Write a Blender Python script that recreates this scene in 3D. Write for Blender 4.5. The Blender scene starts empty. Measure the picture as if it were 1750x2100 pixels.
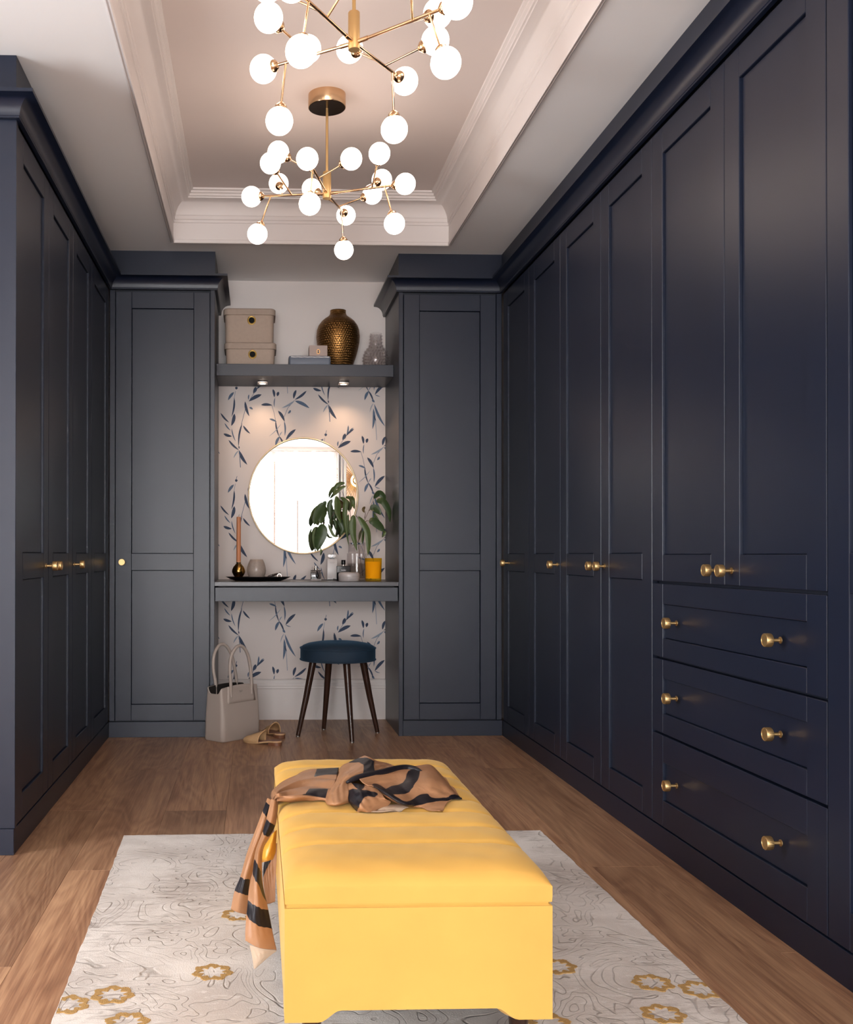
import bpy, bmesh, math, random
import numpy as np
from mathutils import Vector, Matrix

random.seed(7)
S = bpy.context.scene
COL = S.collection
PI = math.pi

# ------------------------------------------------------------------ camera
cam = bpy.data.cameras.new('camera')
cam.sensor_fit = 'VERTICAL'
cam.sensor_height = 36.0
cam.sensor_width = 30.0
cam.lens = 2080.0 / 2100.0 * 36.0
cam.shift_x = (875.0 - 595.47) / 2100.0
cam.shift_y = (1125.46 - 1050.0) / 2100.0
cam.clip_start = 0.05
cam.clip_end = 60
camo = bpy.data.objects.new('camera', cam)
COL.objects.link(camo)
camo.location = (0, 0, 0.955)
camo.rotation_euler = (PI / 2 + 0.00574, -0.00098, -0.03373)
S.camera = camo

# ------------------------------------------------------------------ world and daylight
W = bpy.data.worlds.new('world')
S.world = W
W.use_nodes = True
bg = W.node_tree.nodes['Background']
bg.inputs[0].default_value = (0.80, 0.90, 1.0, 1)
bg.inputs[1].default_value = 1.6


def area_light(name, loc, rot, sx, sy, watts, color, spread=PI):
    l = bpy.data.lights.new(name, 'AREA')
    l.shape = 'RECTANGLE'
    l.size, l.size_y = sx, sy
    l.energy = watts
    l.color = color
    l.spread = spread
    o = bpy.data.objects.new(name, l)
    COL.objects.link(o)
    o.location = loc
    o.rotation_euler = rot
    return o


# daylight outside the curtained rear window and outside the window of the side bay
area_light('rear_window_daylight', (-0.22, -3.44, 1.27), (PI / 2, 0, 0), 2.9, 2.4, 470, (0.985, 0.98, 0.985))
area_light('side_window_daylight', (-2.42, 2.12, 1.22), (PI / 2, 0, -PI / 2), 0.96, 1.7, 60, (0.97, 0.98, 1.0), 2.3)

S.view_settings.view_transform = 'Standard'
S.view_settings.look = 'None'
S.view_settings.gamma = 1.0
S.view_settings.use_curve_mapping = False
S.view_settings.exposure = 0.0
S.cycles.use_denoising = True
S.cycles.max_bounces = 10
S.cycles.diffuse_bounces = 5
S.cycles.glossy_bounces = 4
S.cycles.transmission_bounces = 8
S.cycles.transparent_max_bounces = 12
S.cycles.sample_clamp_indirect = 6.0
S.cycles.caustics_reflective = True
S.cycles.caustics_refractive = False

# ------------------------------------------------------------------ helpers


def lin(r, g, b):
    f = lambda c: (c / 255 / 12.92) if c / 255 <= 0.04045 else ((c / 255 + 0.055) / 1.055) ** 2.4
    return (f(r), f(g), f(b), 1.0)


def mat(name, rgb, rough=0.5, metal=0.0, spec=0.5, sheen=0.0, trans=0.0, ior=1.45, coat=0.0, bump=None, emit=None, var=None, sheen_tint=None):
    """plain Principled material; rgb is sRGB 0-255; bump=(scale, strength, distance); var=(scale, amount)"""
    m = bpy.data.materials.new(name)
    m.use_nodes = True
    nt = m.node_tree
    p = nt.nodes['Principled BSDF']
    c = lin(*rgb)
    p.inputs['Base Color'].default_value = c
    p.inputs['Roughness'].default_value = rough
    p.inputs['Metallic'].default_value = metal
    p.inputs['Specular IOR Level'].default_value = spec
    p.inputs['IOR'].default_value = ior
    p.inputs['Transmission Weight'].default_value = trans
    p.inputs['Coat Weight'].default_value = coat
    if sheen:
        p.inputs['Sheen Weight'].default_value = sheen
        p.inputs['Sheen Roughness'].default_value = 0.35
        if sheen_tint:
            p.inputs['Sheen Tint'].default_value = lin(*sheen_tint)
    if emit:
        p.inputs['Emission Color'].default_value = lin(*emit[:3])
        p.inputs['Emission Strength'].default_value = emit[3]
    tc = nt.nodes.new('ShaderNodeTexCoord')
    if bump:
        n = nt.nodes.new('ShaderNodeTexNoise')
        n.inputs['Scale'].default_value = bump[0]
        n.inputs['Detail'].default_value = 4
        nt.links.new(tc.outputs['Object'], n.inputs['Vector'])
        b = nt.nodes.new('ShaderNodeBump')
        b.inputs['Strength'].default_value = bump[1]
        b.inputs['Distance'].default_value = bump[2]
        nt.links.new(n.outputs['Fac'], b.inputs['Height'])
        nt.links.new(b.outputs['Normal'], p.inputs['Normal'])
    if var:
        n = nt.nodes.new('ShaderNodeTexNoise')
        n.inputs['Scale'].default_value = var[0]
        n.inputs['Detail'].default_value = 3
        nt.links.new(tc.outputs['Object'], n.inputs['Vector'])
        r = nt.nodes.new('ShaderNodeMapRange')
        r.inputs['To Min'].default_value = 1 - var[1]
        r.inputs['To Max'].default_value = 1 + var[1]
        nt.links.new(n.outputs['Fac'], r.inputs['Value'])
        mx = nt.nodes.new('ShaderNodeMix')
        mx.data_type = 'RGBA'
        mx.blend_type = 'MULTIPLY'
        mx.inputs[0].default_value = 1
        mx.inputs[6].default_value = c
        nt.links.new(r.outputs[0], mx.inputs[7])
        nt.links.new(mx.outputs[2], p.inputs['Base Color'])
    return m


def link(name, me, m=None, parent=None, smooth=False, loc=None):
    o = bpy.data.objects.new(name, me)
    COL.objects.link(o)
    if m is not None:
        for q in (m if isinstance(m, (list, tuple)) else [m]):
            me.materials.append(q)
    if smooth:
        me.polygons.foreach_set('use_smooth', [True] * len(me.polygons))
        if smooth != 'all':
            try:
                me.set_sharp_from_angle(angle=math.radians(smooth if isinstance(smooth, (int, float)) and smooth is not True else 40))
            except Exception:
                pass
    if parent is not None:
        o.parent = parent
    if loc is not None:
        o.location = loc
    return o


def bm_obj(name, bm, m=None, parent=None, smooth=False, loc=None):
    me = bpy.data.meshes.new(name)
    bmesh.ops.recalc_face_normals(bm, faces=bm.faces[:])
    bm.to_mesh(me)
    bm.free()
    return link(name, me, m, parent, smooth, loc)


def pd_obj(name, v, f, m=None, parent=None, smooth=False, loc=None):
    me = bpy.data.meshes.new(name)
    me.from_pydata([tuple(map(float, p)) for p in v], [], f)
    me.update()
    return link(name, me, m, parent, smooth, loc)


def thing(name, label, cat, loc=(0, 0, 0), rz=0.0, group=None):
    o = bpy.data.objects.new(name, None)
    o.empty_display_size = 0.1
    COL.objects.link(o)
    o.location = loc
    o.rotation_euler = (0, 0, rz)
    return tag(o, label, cat, group)


def tag(o, label, cat, group=None):
    o['label'] = label
    o['category'] = cat
    if group:
        o['group'] = group
    return o


def struct(o):
    o['kind'] = 'structure'
    return o


def add_box(bm, a, b, bev=0.0, seg=1):
    x0, y0, z0 = [min(p, q) for p, q in zip(a, b)]
    x1, y1, z1 = [max(p, q) for p, q in zip(a, b)]
    vs = [bm.verts.new(p) for p in ((x0, y0, z0), (x1, y0, z0), (x1, y1, z0), (x0, y1, z0), (x0, y0, z1), (x1, y0, z1), (x1, y1, z1), (x0, y1, z1))]
    fs = [bm.faces.new([vs[i] for i in f]) for f in ((3, 2, 1, 0), (4, 5, 6, 7), (0, 1, 5, 4), (1, 2, 6, 5), (2, 3, 7, 6), (3, 0, 4, 7))]
    if bev > 0:
        es = list({e for f in fs for e in f.edges})
        bmesh.ops.bevel(bm, geom=es, offset=bev, segments=seg, affect='EDGES', profile=0.5)


def boxes(name, lst, m, parent=None, bev=0.0, seg=1, smooth=False, loc=None):
    bm = bmesh.new()
    for a, b in lst:
        add_box(bm, a, b, bev, seg)
    return bm_obj(name, bm, m, parent, smooth, loc)


def lathe_vf(prof, seg=32, cap0=True, cap1=True):
    v, f = [], []
    n = len(prof)
    for r, z in prof:
        for k in range(seg):
            a = 2 * PI * k / seg
            v.append((r * math.cos(a), r * math.sin(a), z))
    for i in range(n - 1):
        for k in range(seg):
            k2 = (k + 1) % seg
            f.append((i * seg + k, i * seg + k2, (i + 1) * seg + k2, (i + 1) * seg + k))
    if cap0:
        f.append(tuple(range(seg - 1, -1, -1)))
    if cap1:
        f.append(tuple((n - 1) * seg + k for k in range(seg)))
    return v, f


def lathe(name, prof, m, parent=None, seg=32, loc=None, cap0=True, cap1=True, smooth=40):
    v, f = lathe_vf(prof, seg, cap0, cap1)
    return pd_obj(name, v, f, m, parent, smooth, loc)


def tube_vf(pts, rad, seg=8, caps=True, flat=1.0):
    """sweep a round section along pts (list of 3-vectors); rad a number or list"""
    P = [Vector(p) for p in pts]
    n = len(P)
    R = rad if isinstance(rad, (list, tuple)) else [rad] * n
    t0 = (P[1] - P[0]).normalized()
    up = Vector((0, 0, 1)) if abs(t0.z) < 0.9 else Vector((1, 0, 0))
    nrm = (up - t0 * up.dot(t0)).normalized()
    v, f = [], []
    for i in range(n):
        t = (P[min(i + 1, n - 1)] - P[max(i - 1, 0)]).normalized()
        nrm = (nrm - t * nrm.dot(t)).normalized()
        b = t.cross(nrm)
        for k in range(seg):
            a = 2 * PI * k / seg
            v.append(P[i] + (nrm * math.cos(a) + b * math.sin(a) * flat) * R[i])
    for i in range(n - 1):
        for k in range(seg):
            k2 = (k + 1) % seg
            f.append((i * seg + k, i * seg + k2, (i + 1) * seg + k2, (i + 1) * seg + k))
    if caps:
        f.append(tuple(range(seg - 1, -1, -1)))
        f.append(tuple((n - 1) * seg + k for k in range(seg)))
    return v, f


def tube(name, pts, rad, m, parent=None, seg=8, loc=None, caps=True, flat=1.0):
    v, f = tube_vf(pts, rad, seg, caps, flat)
    return pd_obj(name, v, f, m, parent, 50, loc)


def catmull(pts, sub):
    P = [np.array(p, float) for p in pts]
    P = [2 * P[0] - P[1]] + P + [2 * P[-1] - P[-2]]
    out = []
    for i in range(1, len(P) - 2):
        for k in range(sub):
            t = k / sub
            out.append(0.5 * (2 * P[i] + (P[i + 1] - P[i - 1]) * t + (2 * P[i - 1] - 5 * P[i] + 4 * P[i + 1] - P[i + 2]) * t * t + (3 * P[i] - P[i - 1] - 3 * P[i + 1] + P[i + 2]) * t ** 3))
    out.append(P[-2])
    return out


def sweep_path(name, path, prof, m, parent=None, closed=False, side=1, caps=True):
    """mitred sweep: prof = [(offset, z)] measured to the given side of a plan path"""
    P = [Vector((p[0], p[1])) for p in path]
    n = len(P)
    nm = []
    for i in range(n if closed else n - 1):
        d = (P[(i + 1) % n] - P[i]).normalized()
        nm.append(Vector((d.y, -d.x)) * side)
    mit = []
    for i in range(n):
        if closed:
            a, b = nm[i - 1], nm[i]
        else:
            a, b = nm[max(i - 1, 0)], nm[min(i, n - 2)]
        mit.append((a + b) / (1 + a.dot(b)))
    v, f = [], []
    k = len(prof)
    for i in range(n):
        for d, z in prof:
            q = P[i] + mit[i] * d
            v.append((q.x, q.y, z))
    for i in range(n if closed else n - 1):
        j = (i + 1) % n
        for a in range(k - 1):
            f.append((i * k + a, j * k + a, j * k + a + 1, i * k + a + 1))
    if caps and not closed:
        f.append(tuple(range(k)))
        f.append(tuple((n - 1) * k + a for a in range(k - 1, -1, -1)))
    bm = bmesh.new()
    vs = [bm.verts.new(p) for p in v]
    for q in f:
        try:
            bm.faces.new([vs[a] for a in q])
        except ValueError:
            pass
    return bm_obj(name, bm, m, parent, 28)


# ------------------------------------------------------------------ materials
NAVY = mat('navy_lacquer', (16, 24, 42), rough=0.37, spec=0.52, bump=(420, 0.03, 0.0006))
NAVY_DARK = mat('navy_carcass', (28, 33, 45), rough=0.5)
GAP = mat('shadow_gap_board', (20, 21, 26), rough=0.7)
WHITE = mat('white_paint', (214, 208, 205), rough=0.55, bump=(260, 0.05, 0.0006))
CEIL = mat('ceiling_paint', (242, 241, 241), rough=0.7)
PLASTER = mat('cornice_plaster', (214, 208, 206), rough=0.5)
PAPER = mat('wallpaper_ground', (214, 204, 199), rough=0.7, bump=(300, 0.04, 0.0005))
BRASS = mat('brushed_brass', (212, 178, 124), rough=0.42, metal=1.0)
GOLD = mat('polished_gold', (212, 168, 92), rough=0.14, metal=1.0)
BLACKSTEEL = mat('dark_bronze_plate', (60, 48, 38), rough=0.2, metal=1.0)
ROSEGOLD = mat('champagne_metal', (214, 178, 140), rough=0.18, metal=1.0)
GLOBE = mat('opal_globe_glass', (250, 244, 238), rough=0.25, emit=(255, 232, 215, 8.0))
DARKWOOD = mat('dark_turned_wood', (52, 33, 25), rough=0.22, var=(18, 0.35))
BLACK = mat('black_gloss', (18, 18, 20), rough=0.25)
STEEL = mat('brushed_nickel', (205, 195, 185), rough=0.25, metal=1.0)


def node(nt, t, **kw):
    n = nt.nodes.new(t)
    for k, v in kw.items():
        setattr(n, k, v)
    return n


def ramp(nt, stops):
    r = nt.nodes.new('ShaderNodeValToRGB')
    e = r.color_ramp.elements
    e[0].position, e[0].color = stops[0]
    e[1].position, e[1].color = stops[-1]
    for p, c in stops[1:-1]:
        q = e.new(p)
        q.color = c
    return r


def mapping(nt, src, scale):
    m = nt.nodes.new('ShaderNodeMapping')
    m.inputs['Scale'].default_value = scale
    nt.links.new(src, m.inputs['Vector'])
    return m.outputs[0]


def noise(nt, vec, scale, detail=3, rough=0.5, dist=0.0):
    n = nt.nodes.new('ShaderNodeTexNoise')
    n.inputs['Scale'].default_value = scale
    n.inputs['Detail'].default_value = detail
    n.inputs['Roughness'].default_value = rough
    n.inputs['Distortion'].default_value = dist
    nt.links.new(vec, n.inputs['Vector'])
    return n.outputs['Fac']


def math_n(nt, op, a, b=None):
    n = nt.nodes.new('ShaderNodeMath')
    n.operation = op
    for i, x in enumerate((a, b)):
        if x is None:
            continue
        if isinstance(x, (int, float)):
            n.inputs[i].default_value = x
        else:
            nt.links.new(x, n.inputs[i])
    return n.outputs[0]


def mixc(nt, fac, a, b, blend='MIX'):
    n = nt.nodes.new('ShaderNodeMix')
    n.data_type = 'RGBA'
    n.blend_type = blend
    for i, x in ((0, fac), (6, a), (7, b)):
        if isinstance(x, (int, float)):
            n.inputs[i].default_value = x
        elif isinstance(x, tuple):
            n.inputs[i].default_value = x
        else:
            nt.links.new(x, n.inputs[i])
    return n.outputs[2]


def oak_material():
    m = bpy.data.materials.new('brown_oak_board')
    m.use_nodes = True
    nt = m.node_tree
    p = nt.nodes['Principled BSDF']
    tc = nt.nodes.new('ShaderNodeTexCoord')
    oi = nt.nodes.new('ShaderNodeObjectInfo')
    sc = nt.nodes.new('ShaderNodeVectorMath')
    sc.operation = 'SCALE'
    cx = nt.nodes.new('ShaderNodeCombineXYZ')
    nt.links.new(oi.outputs['Random'], cx.inputs[0])
    nt.links.new(oi.outputs['Random'], cx.inputs[1])
    nt.links.new(oi.outputs['Random'], cx.inputs[2])
    nt.links.new(cx.outputs[0], sc.inputs[0])
    sc.inputs['Scale'].default_value = 37.0
    ad = nt.nodes.new('ShaderNodeVectorMath')
    nt.links.new(tc.outputs['Object'], ad.inputs[0])
    nt.links.new(sc.outputs[0], ad.inputs[1])
    v = ad.outputs[0]
    # cathedral figure: contour lines of a stretched noise
    n1 = noise(nt, mapping(nt, v, (5.5, 0.75, 1)), 1.0, 3, 0.45, 0.6)
    rings = math_n(nt, 'FRACT', math_n(nt, 'MULTIPLY', n1, 15.0))
    tri = math_n(nt, 'ABSOLUTE', math_n(nt, 'SUBTRACT', rings, 0.5))
    broad = noise(nt, mapping(nt, v, (9, 0.5, 1)), 1.0, 3, 0.5)
    fine = noise(nt, mapping(nt, v, (230, 5, 1)), 1.0, 4, 0.65)
    mid = noise(nt, mapping(nt, v, (60, 2.2, 1)), 1.0, 4, 0.6)
    a = math_n(nt, 'MULTIPLY', tri, 0.24)
    b = math_n(nt, 'MULTIPLY', broad, 0.55)
    c = math_n(nt, 'MULTIPLY', fine, 0.50)
    d = math_n(nt, 'MULTIPLY', mid, 0.45)
    s = math_n(nt, 'ADD', math_n(nt, 'ADD', a, b), math_n(nt, 'ADD', c, d))
    r = ramp(nt, [(0.46, lin(98, 69, 53)), (0.72, lin(148, 109, 83)), (1.0, lin(190, 150, 116))])
    nt.links.new(s, r.inputs[0])
    br = nt.nodes.new('ShaderNodeMapRange')
    br.inputs['To Min'].default_value = 0.74
    br.inputs['To Max'].default_value = 1.12
    nt.links.new(oi.outputs['Random'], br.inputs['Value'])
    col = mixc(nt, 1.0, r.outputs[0], br.outputs[0], 'MULTIPLY')
    nt.links.new(col, p.inputs['Base Color'])
    p.inputs['Roughness'].default_value = 0.38
    p.inputs['Specular IOR Level'].default_value = 0.45
    bp = nt.nodes.new('ShaderNodeBump')
    bp.inputs['Strength'].default_value = 0.25
    bp.inputs['Distance'].default_value = 0.001
    nt.links.new(fine, bp.inputs['Height'])
    nt.links.new(bp.outputs[0], p.inputs['Normal'])
    return m


def rug_material():
    m = bpy.data.materials.new('carved_wool_pile')
    m.use_nodes = True
    nt = m.node_tree
    p = nt.nodes['Principled BSDF']
    tc = nt.nodes.new('ShaderNodeTexCoord')
    v = tc.outputs['Object']
    # carved contour lines
    n1 = noise(nt, v, 3.6, 2.2, 0.5, 1.4)
    fr = math_n(nt, 'FRACT', math_n(nt, 'MULTIPLY', n1, 17.0))
    d = math_n(nt, 'ABSOLUTE', math_n(nt, 'SUBTRACT', fr, 0.5))
    groove = nt.nodes.new('ShaderNodeMapRange')
    groove.interpolation_type = 'SMOOTHSTEP'
    groove.inputs['From Min'].default_value = 0.0
    groove.inputs['From Max'].default_value = 0.10
    nt.links.new(d, groove.inputs['Value'])
    # mask so that only some of the field is carved
    mk = nt.nodes.new('ShaderNodeMapRange')
    mk.inputs['From Min'].default_value = 0.52
    mk.inputs['From Max'].default_value = 0.66
    nt.links.new(noise(nt, v, 4.0, 2, 0.5), mk.inputs['Value'])
    g = math_n(nt, 'MAXIMUM', groove.outputs[0], mk.outputs[0])
    # brush-stroke streaks radiating in patches
    streak = noise(nt, mapping(nt, v, (7.0, 30, 1)), 1.0, 4, 0.6, 2.2)
    patch = nt.nodes.new('ShaderNodeMapRange')
    patch.inputs['From Min'].default_value = 0.46
    patch.inputs['From Max'].default_value = 0.62
    nt.links.new(noise(nt, v, 2.4, 2, 0.5, 0.6), patch.inputs['Value'])
    st = nt.nodes.new('ShaderNodeMapRange')
    st.inputs['From Min'].default_value = 0.5
    st.inputs['From Max'].default_value = 0.68
    nt.links.new(streak, st.inputs['Value'])
    stm = math_n(nt, 'MULTIPLY', math_n(nt, 'MULTIPLY', st.outputs[0], patch.outputs[0]), 0.8)
    base = ramp(nt, [(0.35, lin(184, 174, 166)), (0.65, lin(214, 207, 200))])
    nt.links.new(noise(nt, v, 4.0, 4, 0.6), base.inputs[0])
    c1 = mixc(nt, stm, base.outputs[0], lin(132, 120, 110))
    lt = nt.nodes.new('ShaderNodeMapRange')
    lt.inputs['From Min'].default_value = 0.56
    lt.inputs['From Max'].default_value = 0.7
    nt.links.new(noise(nt, mapping(nt, v, (9, 22, 1)), 1.3, 3, 0.6, 2.5), lt.inputs['Value'])
    c2 = mixc(nt, math_n(nt, 'MULTIPLY', lt.outputs[0], 0.6), c1, lin(222, 217, 212))
    gf = math_n(nt, 'SUBTRACT', 1.0, g)
    c3 = mixc(nt, math_n(nt, 'MULTIPLY', gf, 0.38), c2, lin(120, 108, 98))
    nt.links.new(c3, p.inputs['Base Color'])
    p.inputs['Roughness'].default_value = 0.9
    p.inputs['Specular IOR Level'].default_value = 0.1
    p.inputs['Sheen Weight'].default_value = 0.15
    pile = noise(nt, v, 320, 2, 0.6)
    h = math_n(nt, 'ADD', g, math_n(nt, 'MULTIPLY', pile, 0.35))
    bp = nt.nodes.new('ShaderNodeBump')
    bp.inputs['Strength'].default_value = 0.55
    bp.inputs['Distance'].default_value = 0.006
    nt.links.new(h, bp.inputs['Height'])
    nt.links.new(bp.outputs[0], p.inputs['Normal'])
    return m


OAK = oak_material()
RUGM = rug_material()

# ------------------------------------------------------------------ key dimensions (metres)
XL, XR = -0.767, 1.301        # faces of the left and right wardrobe runs
YB, YW = 5.323, 5.885         # faces of the end cabinets, back wall
H = 2.544                     # ceiling
AL, AR = -0.2176, 0.7523      # alcove sides
YE = 3.272                    # near end of the left run
YN = 1.255                    # near end of the right run
YR = -3.2                     # rear wall with the window
XWL, XWR = -2.25, 1.95        # side walls

# ------------------------------------------------------------------ floor: individual boards
floor = struct(boxes('floor', [((XWL - 0.1, YR - 0.1, -0.08), (XWR + 0.1, YW + 0.1, -0.014))], mat('subfloor', (60, 45, 36), rough=0.9)))
BW = 0.228
offs = {0: 0.22, -1: 0.94, 1: 0.93, 6: 0.455, 7: 0.21, 8: 0.965, 2: 0.30, 3: 1.15, 4: 0.62, 5: 1.30}
PL = 1.435
for s in range(-8, 12):
    x0 = -0.565 + BW * s
    x1 = x0 + BW
    o0 = offs.get(s, random.random() * PL)
    y = YR - PL + ((o0 - YR) % PL)
    while y < YW:
        ya, yb = max(y, YR), min(y + PL, YW)
        y += PL
        if yb - ya < 0.03:
            continue
        if (x0 > XR + 0.06 and ya > YN + 0.1) or (x1 < XL - 0.06 and ya > YE + 0.05):
            continue
        xa, xb = max(x0, XWL), min(x1, XWR)
        if xb - xa < 0.02:
            continue
        w, l = (xb - xa) / 2 - 0.0002, (yb - ya) / 2 - 0.0002
        boxes('plank', [((-w, -l, -0.014), (w, l, 0.0))], OAK, floor, bev=0.0007, loc=((xa + xb) / 2, (ya + yb) / 2, 0))

# ------------------------------------------------------------------ walls
wall_back = struct(boxes('wall_back', [((XWL - 0.1, YW, 0), (XWR + 0.1, YW + 0.12, 2.9))], PAPER))
plain = boxes('painted_upper_wall', [((AL - 0.02, YW - 0.0015, 1.95), (AR + 0.02, YW + 0.01, H))], WHITE, wall_back)
struct(boxes('wall_right', [((XWR, YR - 0.1, 0), (XWR + 0.12, YW + 0.1, 2.9))], WHITE))
SW0, SW1, SZ0, SZ1 = 1.66, 2.58, 0.40, 2.06      # side bay window opening
struct(boxes('wall_left', [((XWL - 0.12, YR - 0.1, 0), (XWL, SW0, 2.9)), ((XWL - 0.12, SW1, 0), (XWL, 3.42, 2.9)), ((XWL - 0.12, SW0, 0), (XWL, SW1, SZ0)), ((XWL - 0.12, SW0, SZ1), (XWL, SW1, 2.9)),
                           ((XWL - 0.12, 3.30, 0), (-1.372, 3.42, 2.9)), ((-1.49, 3.30, 0), (-1.372, YW, 2.9))], WHITE))
RX0, RX1, RZ0, RZ1 = -1.62, 1.17, 0.06, 2.42      # rear window opening
struct(boxes('wall_rear', [((XWL - 0.1, YR - 0.14, 0), (RX0, YR, 2.9)), ((RX1, YR - 0.14, 0), (XWR + 0.1, YR, 2.9)), ((RX0, YR - 0.14, 0), (RX1, YR, RZ0)), ((RX0, YR - 0.14, RZ1), (RX1, YR, 2.9))], PAPER))

GLASS_PANE = bpy.data.materials.new('window_glass')
GLASS_PANE.use_nodes = True
nt = GLASS_PANE.node_tree
nt.nodes.remove(nt.nodes['Principled BSDF'])
tr = nt.nodes.new('ShaderNodeBsdfTransparent')
gl = nt.nodes.new('ShaderNodeBsdfGlossy')
gl.inputs['Roughness'].default_value = 0.02
mx = nt.nodes.new('ShaderNodeMixShader')
mx.inputs[0].default_value = 0.06
nt.links.new(tr.outputs[0], mx.inputs[1])
nt.links.new(gl.outputs[0], mx.inputs[2])
nt.links.new(mx.outputs[0], nt.nodes['Material Output'].inputs[0])
FRAMEW = mat('window_frame_white', (236, 236, 236), rough=0.4)

w1 = struct(boxes('window_1', [((RX0, YR - 0.10, RZ0), (RX0 + 0.06, YR - 0.03, RZ1)), ((RX1 - 0.06, YR - 0.10, RZ0), (RX1, YR - 0.03, RZ1)), ((RX0, YR - 0.10, RZ0), (RX1, YR - 0.03, RZ0 + 0.06)), ((RX0, YR - 0.10, RZ1 - 0.06), (RX1, YR - 0.03, RZ1))], FRAMEW, bev=0.004))
for mx_ in (-0.70, 0.22):
    boxes('mullion', [((mx_, YR - 0.09, RZ0 + 0.06), (mx_ + 0.045, YR - 0.04, RZ1 - 0.06))], FRAMEW, w1, bev=0.003)
boxes('transom', [((RX0 + 0.06, YR - 0.088, 1.40), (RX1 - 0.06, YR - 0.042, 1.445))], FRAMEW, w1, bev=0.003)
boxes('pane', [((RX0 + 0.06, YR - 0.068, RZ0 + 0.06), (RX1 - 0.06, YR - 0.062, RZ1 - 0.06))], GLASS_PANE, w1)
w2 = struct(boxes('window_2', [((XWL - 0.09, SW0, SZ0), (XWL - 0.03, SW0 + 0.05, SZ1)), ((XWL - 0.09, SW1 - 0.05, SZ0), (XWL - 0.03, SW1, SZ1)), ((XWL - 0.09, SW0, SZ0), (XWL - 0.03, SW1, SZ0 + 0.05)), ((XWL - 0.09, SW0, SZ1 - 0.05), (XWL - 0.03, SW1, SZ1))], FRAMEW, bev=0.004))
boxes('pane', [((XWL - 0.063, SW0 + 0.05, SZ0 + 0.05), (XWL - 0.057, SW1 - 0.05, SZ1 - 0.05))], GLASS_PANE, w2)

# sheer curtains in front of the rear window
SHEER = bpy.data.materials.new('white_sheer_voile')
SHEER.use_nodes = True
nt = SHEER.node_tree
nt.nodes.remove(nt.nodes['Principled BSDF'])
tr = nt.nodes.new('ShaderNodeBsdfTransparent')
tl = nt.nodes.new('ShaderNodeBsdfTranslucent')
df = nt.nodes.new('ShaderNodeBsdfDiffuse')
tl.inputs[0].default_value = (0.95, 0.95, 0.95, 1)
df.inputs[0].default_value = (0.9, 0.9, 0.9, 1)
m1 = nt.nodes.new('ShaderNodeMixShader')
m1.inputs[0].default_value = 0.35
nt.links.new(tl.outputs[0], m1.inputs[1])
nt.links.new(df.outputs[0], m1.inputs[2])
m2 = nt.nodes.new('ShaderNodeMixShader')
m2.inputs[0].default_value = 0.36
nt.links.new(tr.outputs[0], m2.inputs[1])
nt.links.new(m1.outputs[0], m2.inputs[2])
nt.links.new(m2.outputs[0], nt.nodes['Material Output'].inputs[0])


def curtain(name, x0, x1, y, z0, z1, amp, folds, m, label):
    v, f = [], []
    n, k = 90, 6
    for i in range(n + 1):
        u = i / n
        for j in range(k + 1):
            t = j / k
            yy = y + amp * (0.6 + 0.4 * t) * math.sin(u * folds * 2 * PI + 0.5 * math.sin(u * 9)) + 0.01 * math.sin(u * 23 + t * 2)
            v.append((x0 + (x1 - x0) * u, yy, z1 + (z0 - z1) * t))
    for i in range(n):
        for j in range(k):
            a = i * (k + 1) + j
            f.append((a, a + k + 1, a + k + 2, a + 1))
    return tag(pd_obj(name, v, f, m, None, 'all'), label, 'curtain')


curtain('sheer_curtain', RX0 - 0.03, 0.23, YR + 0.06, 0.02, 2.46, 0.022, 14, SHEER, 'white sheer curtain panel nearest the left side of the mirror reflection')
sheer2 = curtain('sheer_curtain', 0.29, RX1 + 0.02, YR + 0.06, 0.02, 2.46, 0.022, 7, SHEER, 'white sheer curtain panel next to the grey drape in the mirror')
curtain('side_drape', RX1 + 0.03, RX1 + 0.16, YR + 0.07, 0.02, 2.46, 0.03, 3, mat('grey_drape_linen', (168, 168, 170), rough=0.85), 'narrow grey drape beside the sheer curtains, seen in the mirror')
for hx_, hz0, hz1 in ((0.262, 0.9, 2.32), (0.60, 0.3, 1.75)):
    boxes('hem_tape', [((hx_, YR + 0.083, hz0), (hx_ + 0.017, YR + 0.087, hz1))], mat('hem_tape_beige', (176, 146, 126), rough=0.8), sheer2)
rod = tube('curtain_rail', [(RX0 - 0.1, YR + 0.06, 2.48), (RX1 + 0.22, YR + 0.06, 2.48)], 0.014, STEEL, None, 10)
tag(rod, 'straight metal curtain rail above the sheer curtains', 'curtain rail')

# ------------------------------------------------------------------ ceiling with a coffered tray
TX0, TX1, TY0, TY1 = -0.4195, 0.981, 1.68, 5.136
TH = H + 0.232
ceiling = struct(boxes('ceiling', [((XWL - 0.1, YR - 0.1, H), (TX0 - 0.012, YW + 0.1, H + 0.36)), ((TX1 + 0.012, YR - 0.1, H), (XWR + 0.1, YW + 0.1, H + 0.36)), ((TX0 - 0.012, TY1 + 0.012, H), (TX1 + 0.012, YW + 0.1, H + 0.36)), ((TX0 - 0.012, YR - 0.1, H), (TX1 + 0.012, TY0 - 0.012, H + 0.36)), ((TX0 - 0.012, TY0 - 0.012, TH), (TX1 + 0.012, TY1 + 0.012, H + 0.36))], CEIL))
boxes('tray_panel', [((TX0 - 0.005, TY0 - 0.005, TH - 0.0005), (TX1 + 0.005, TY1 + 0.005, TH + 0.004))], mat('tray_panel_shade_tone', (212, 202, 198), rough=0.7), ceiling)  # dimmer, warmer light inside the tray put into the panel's colour
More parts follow.
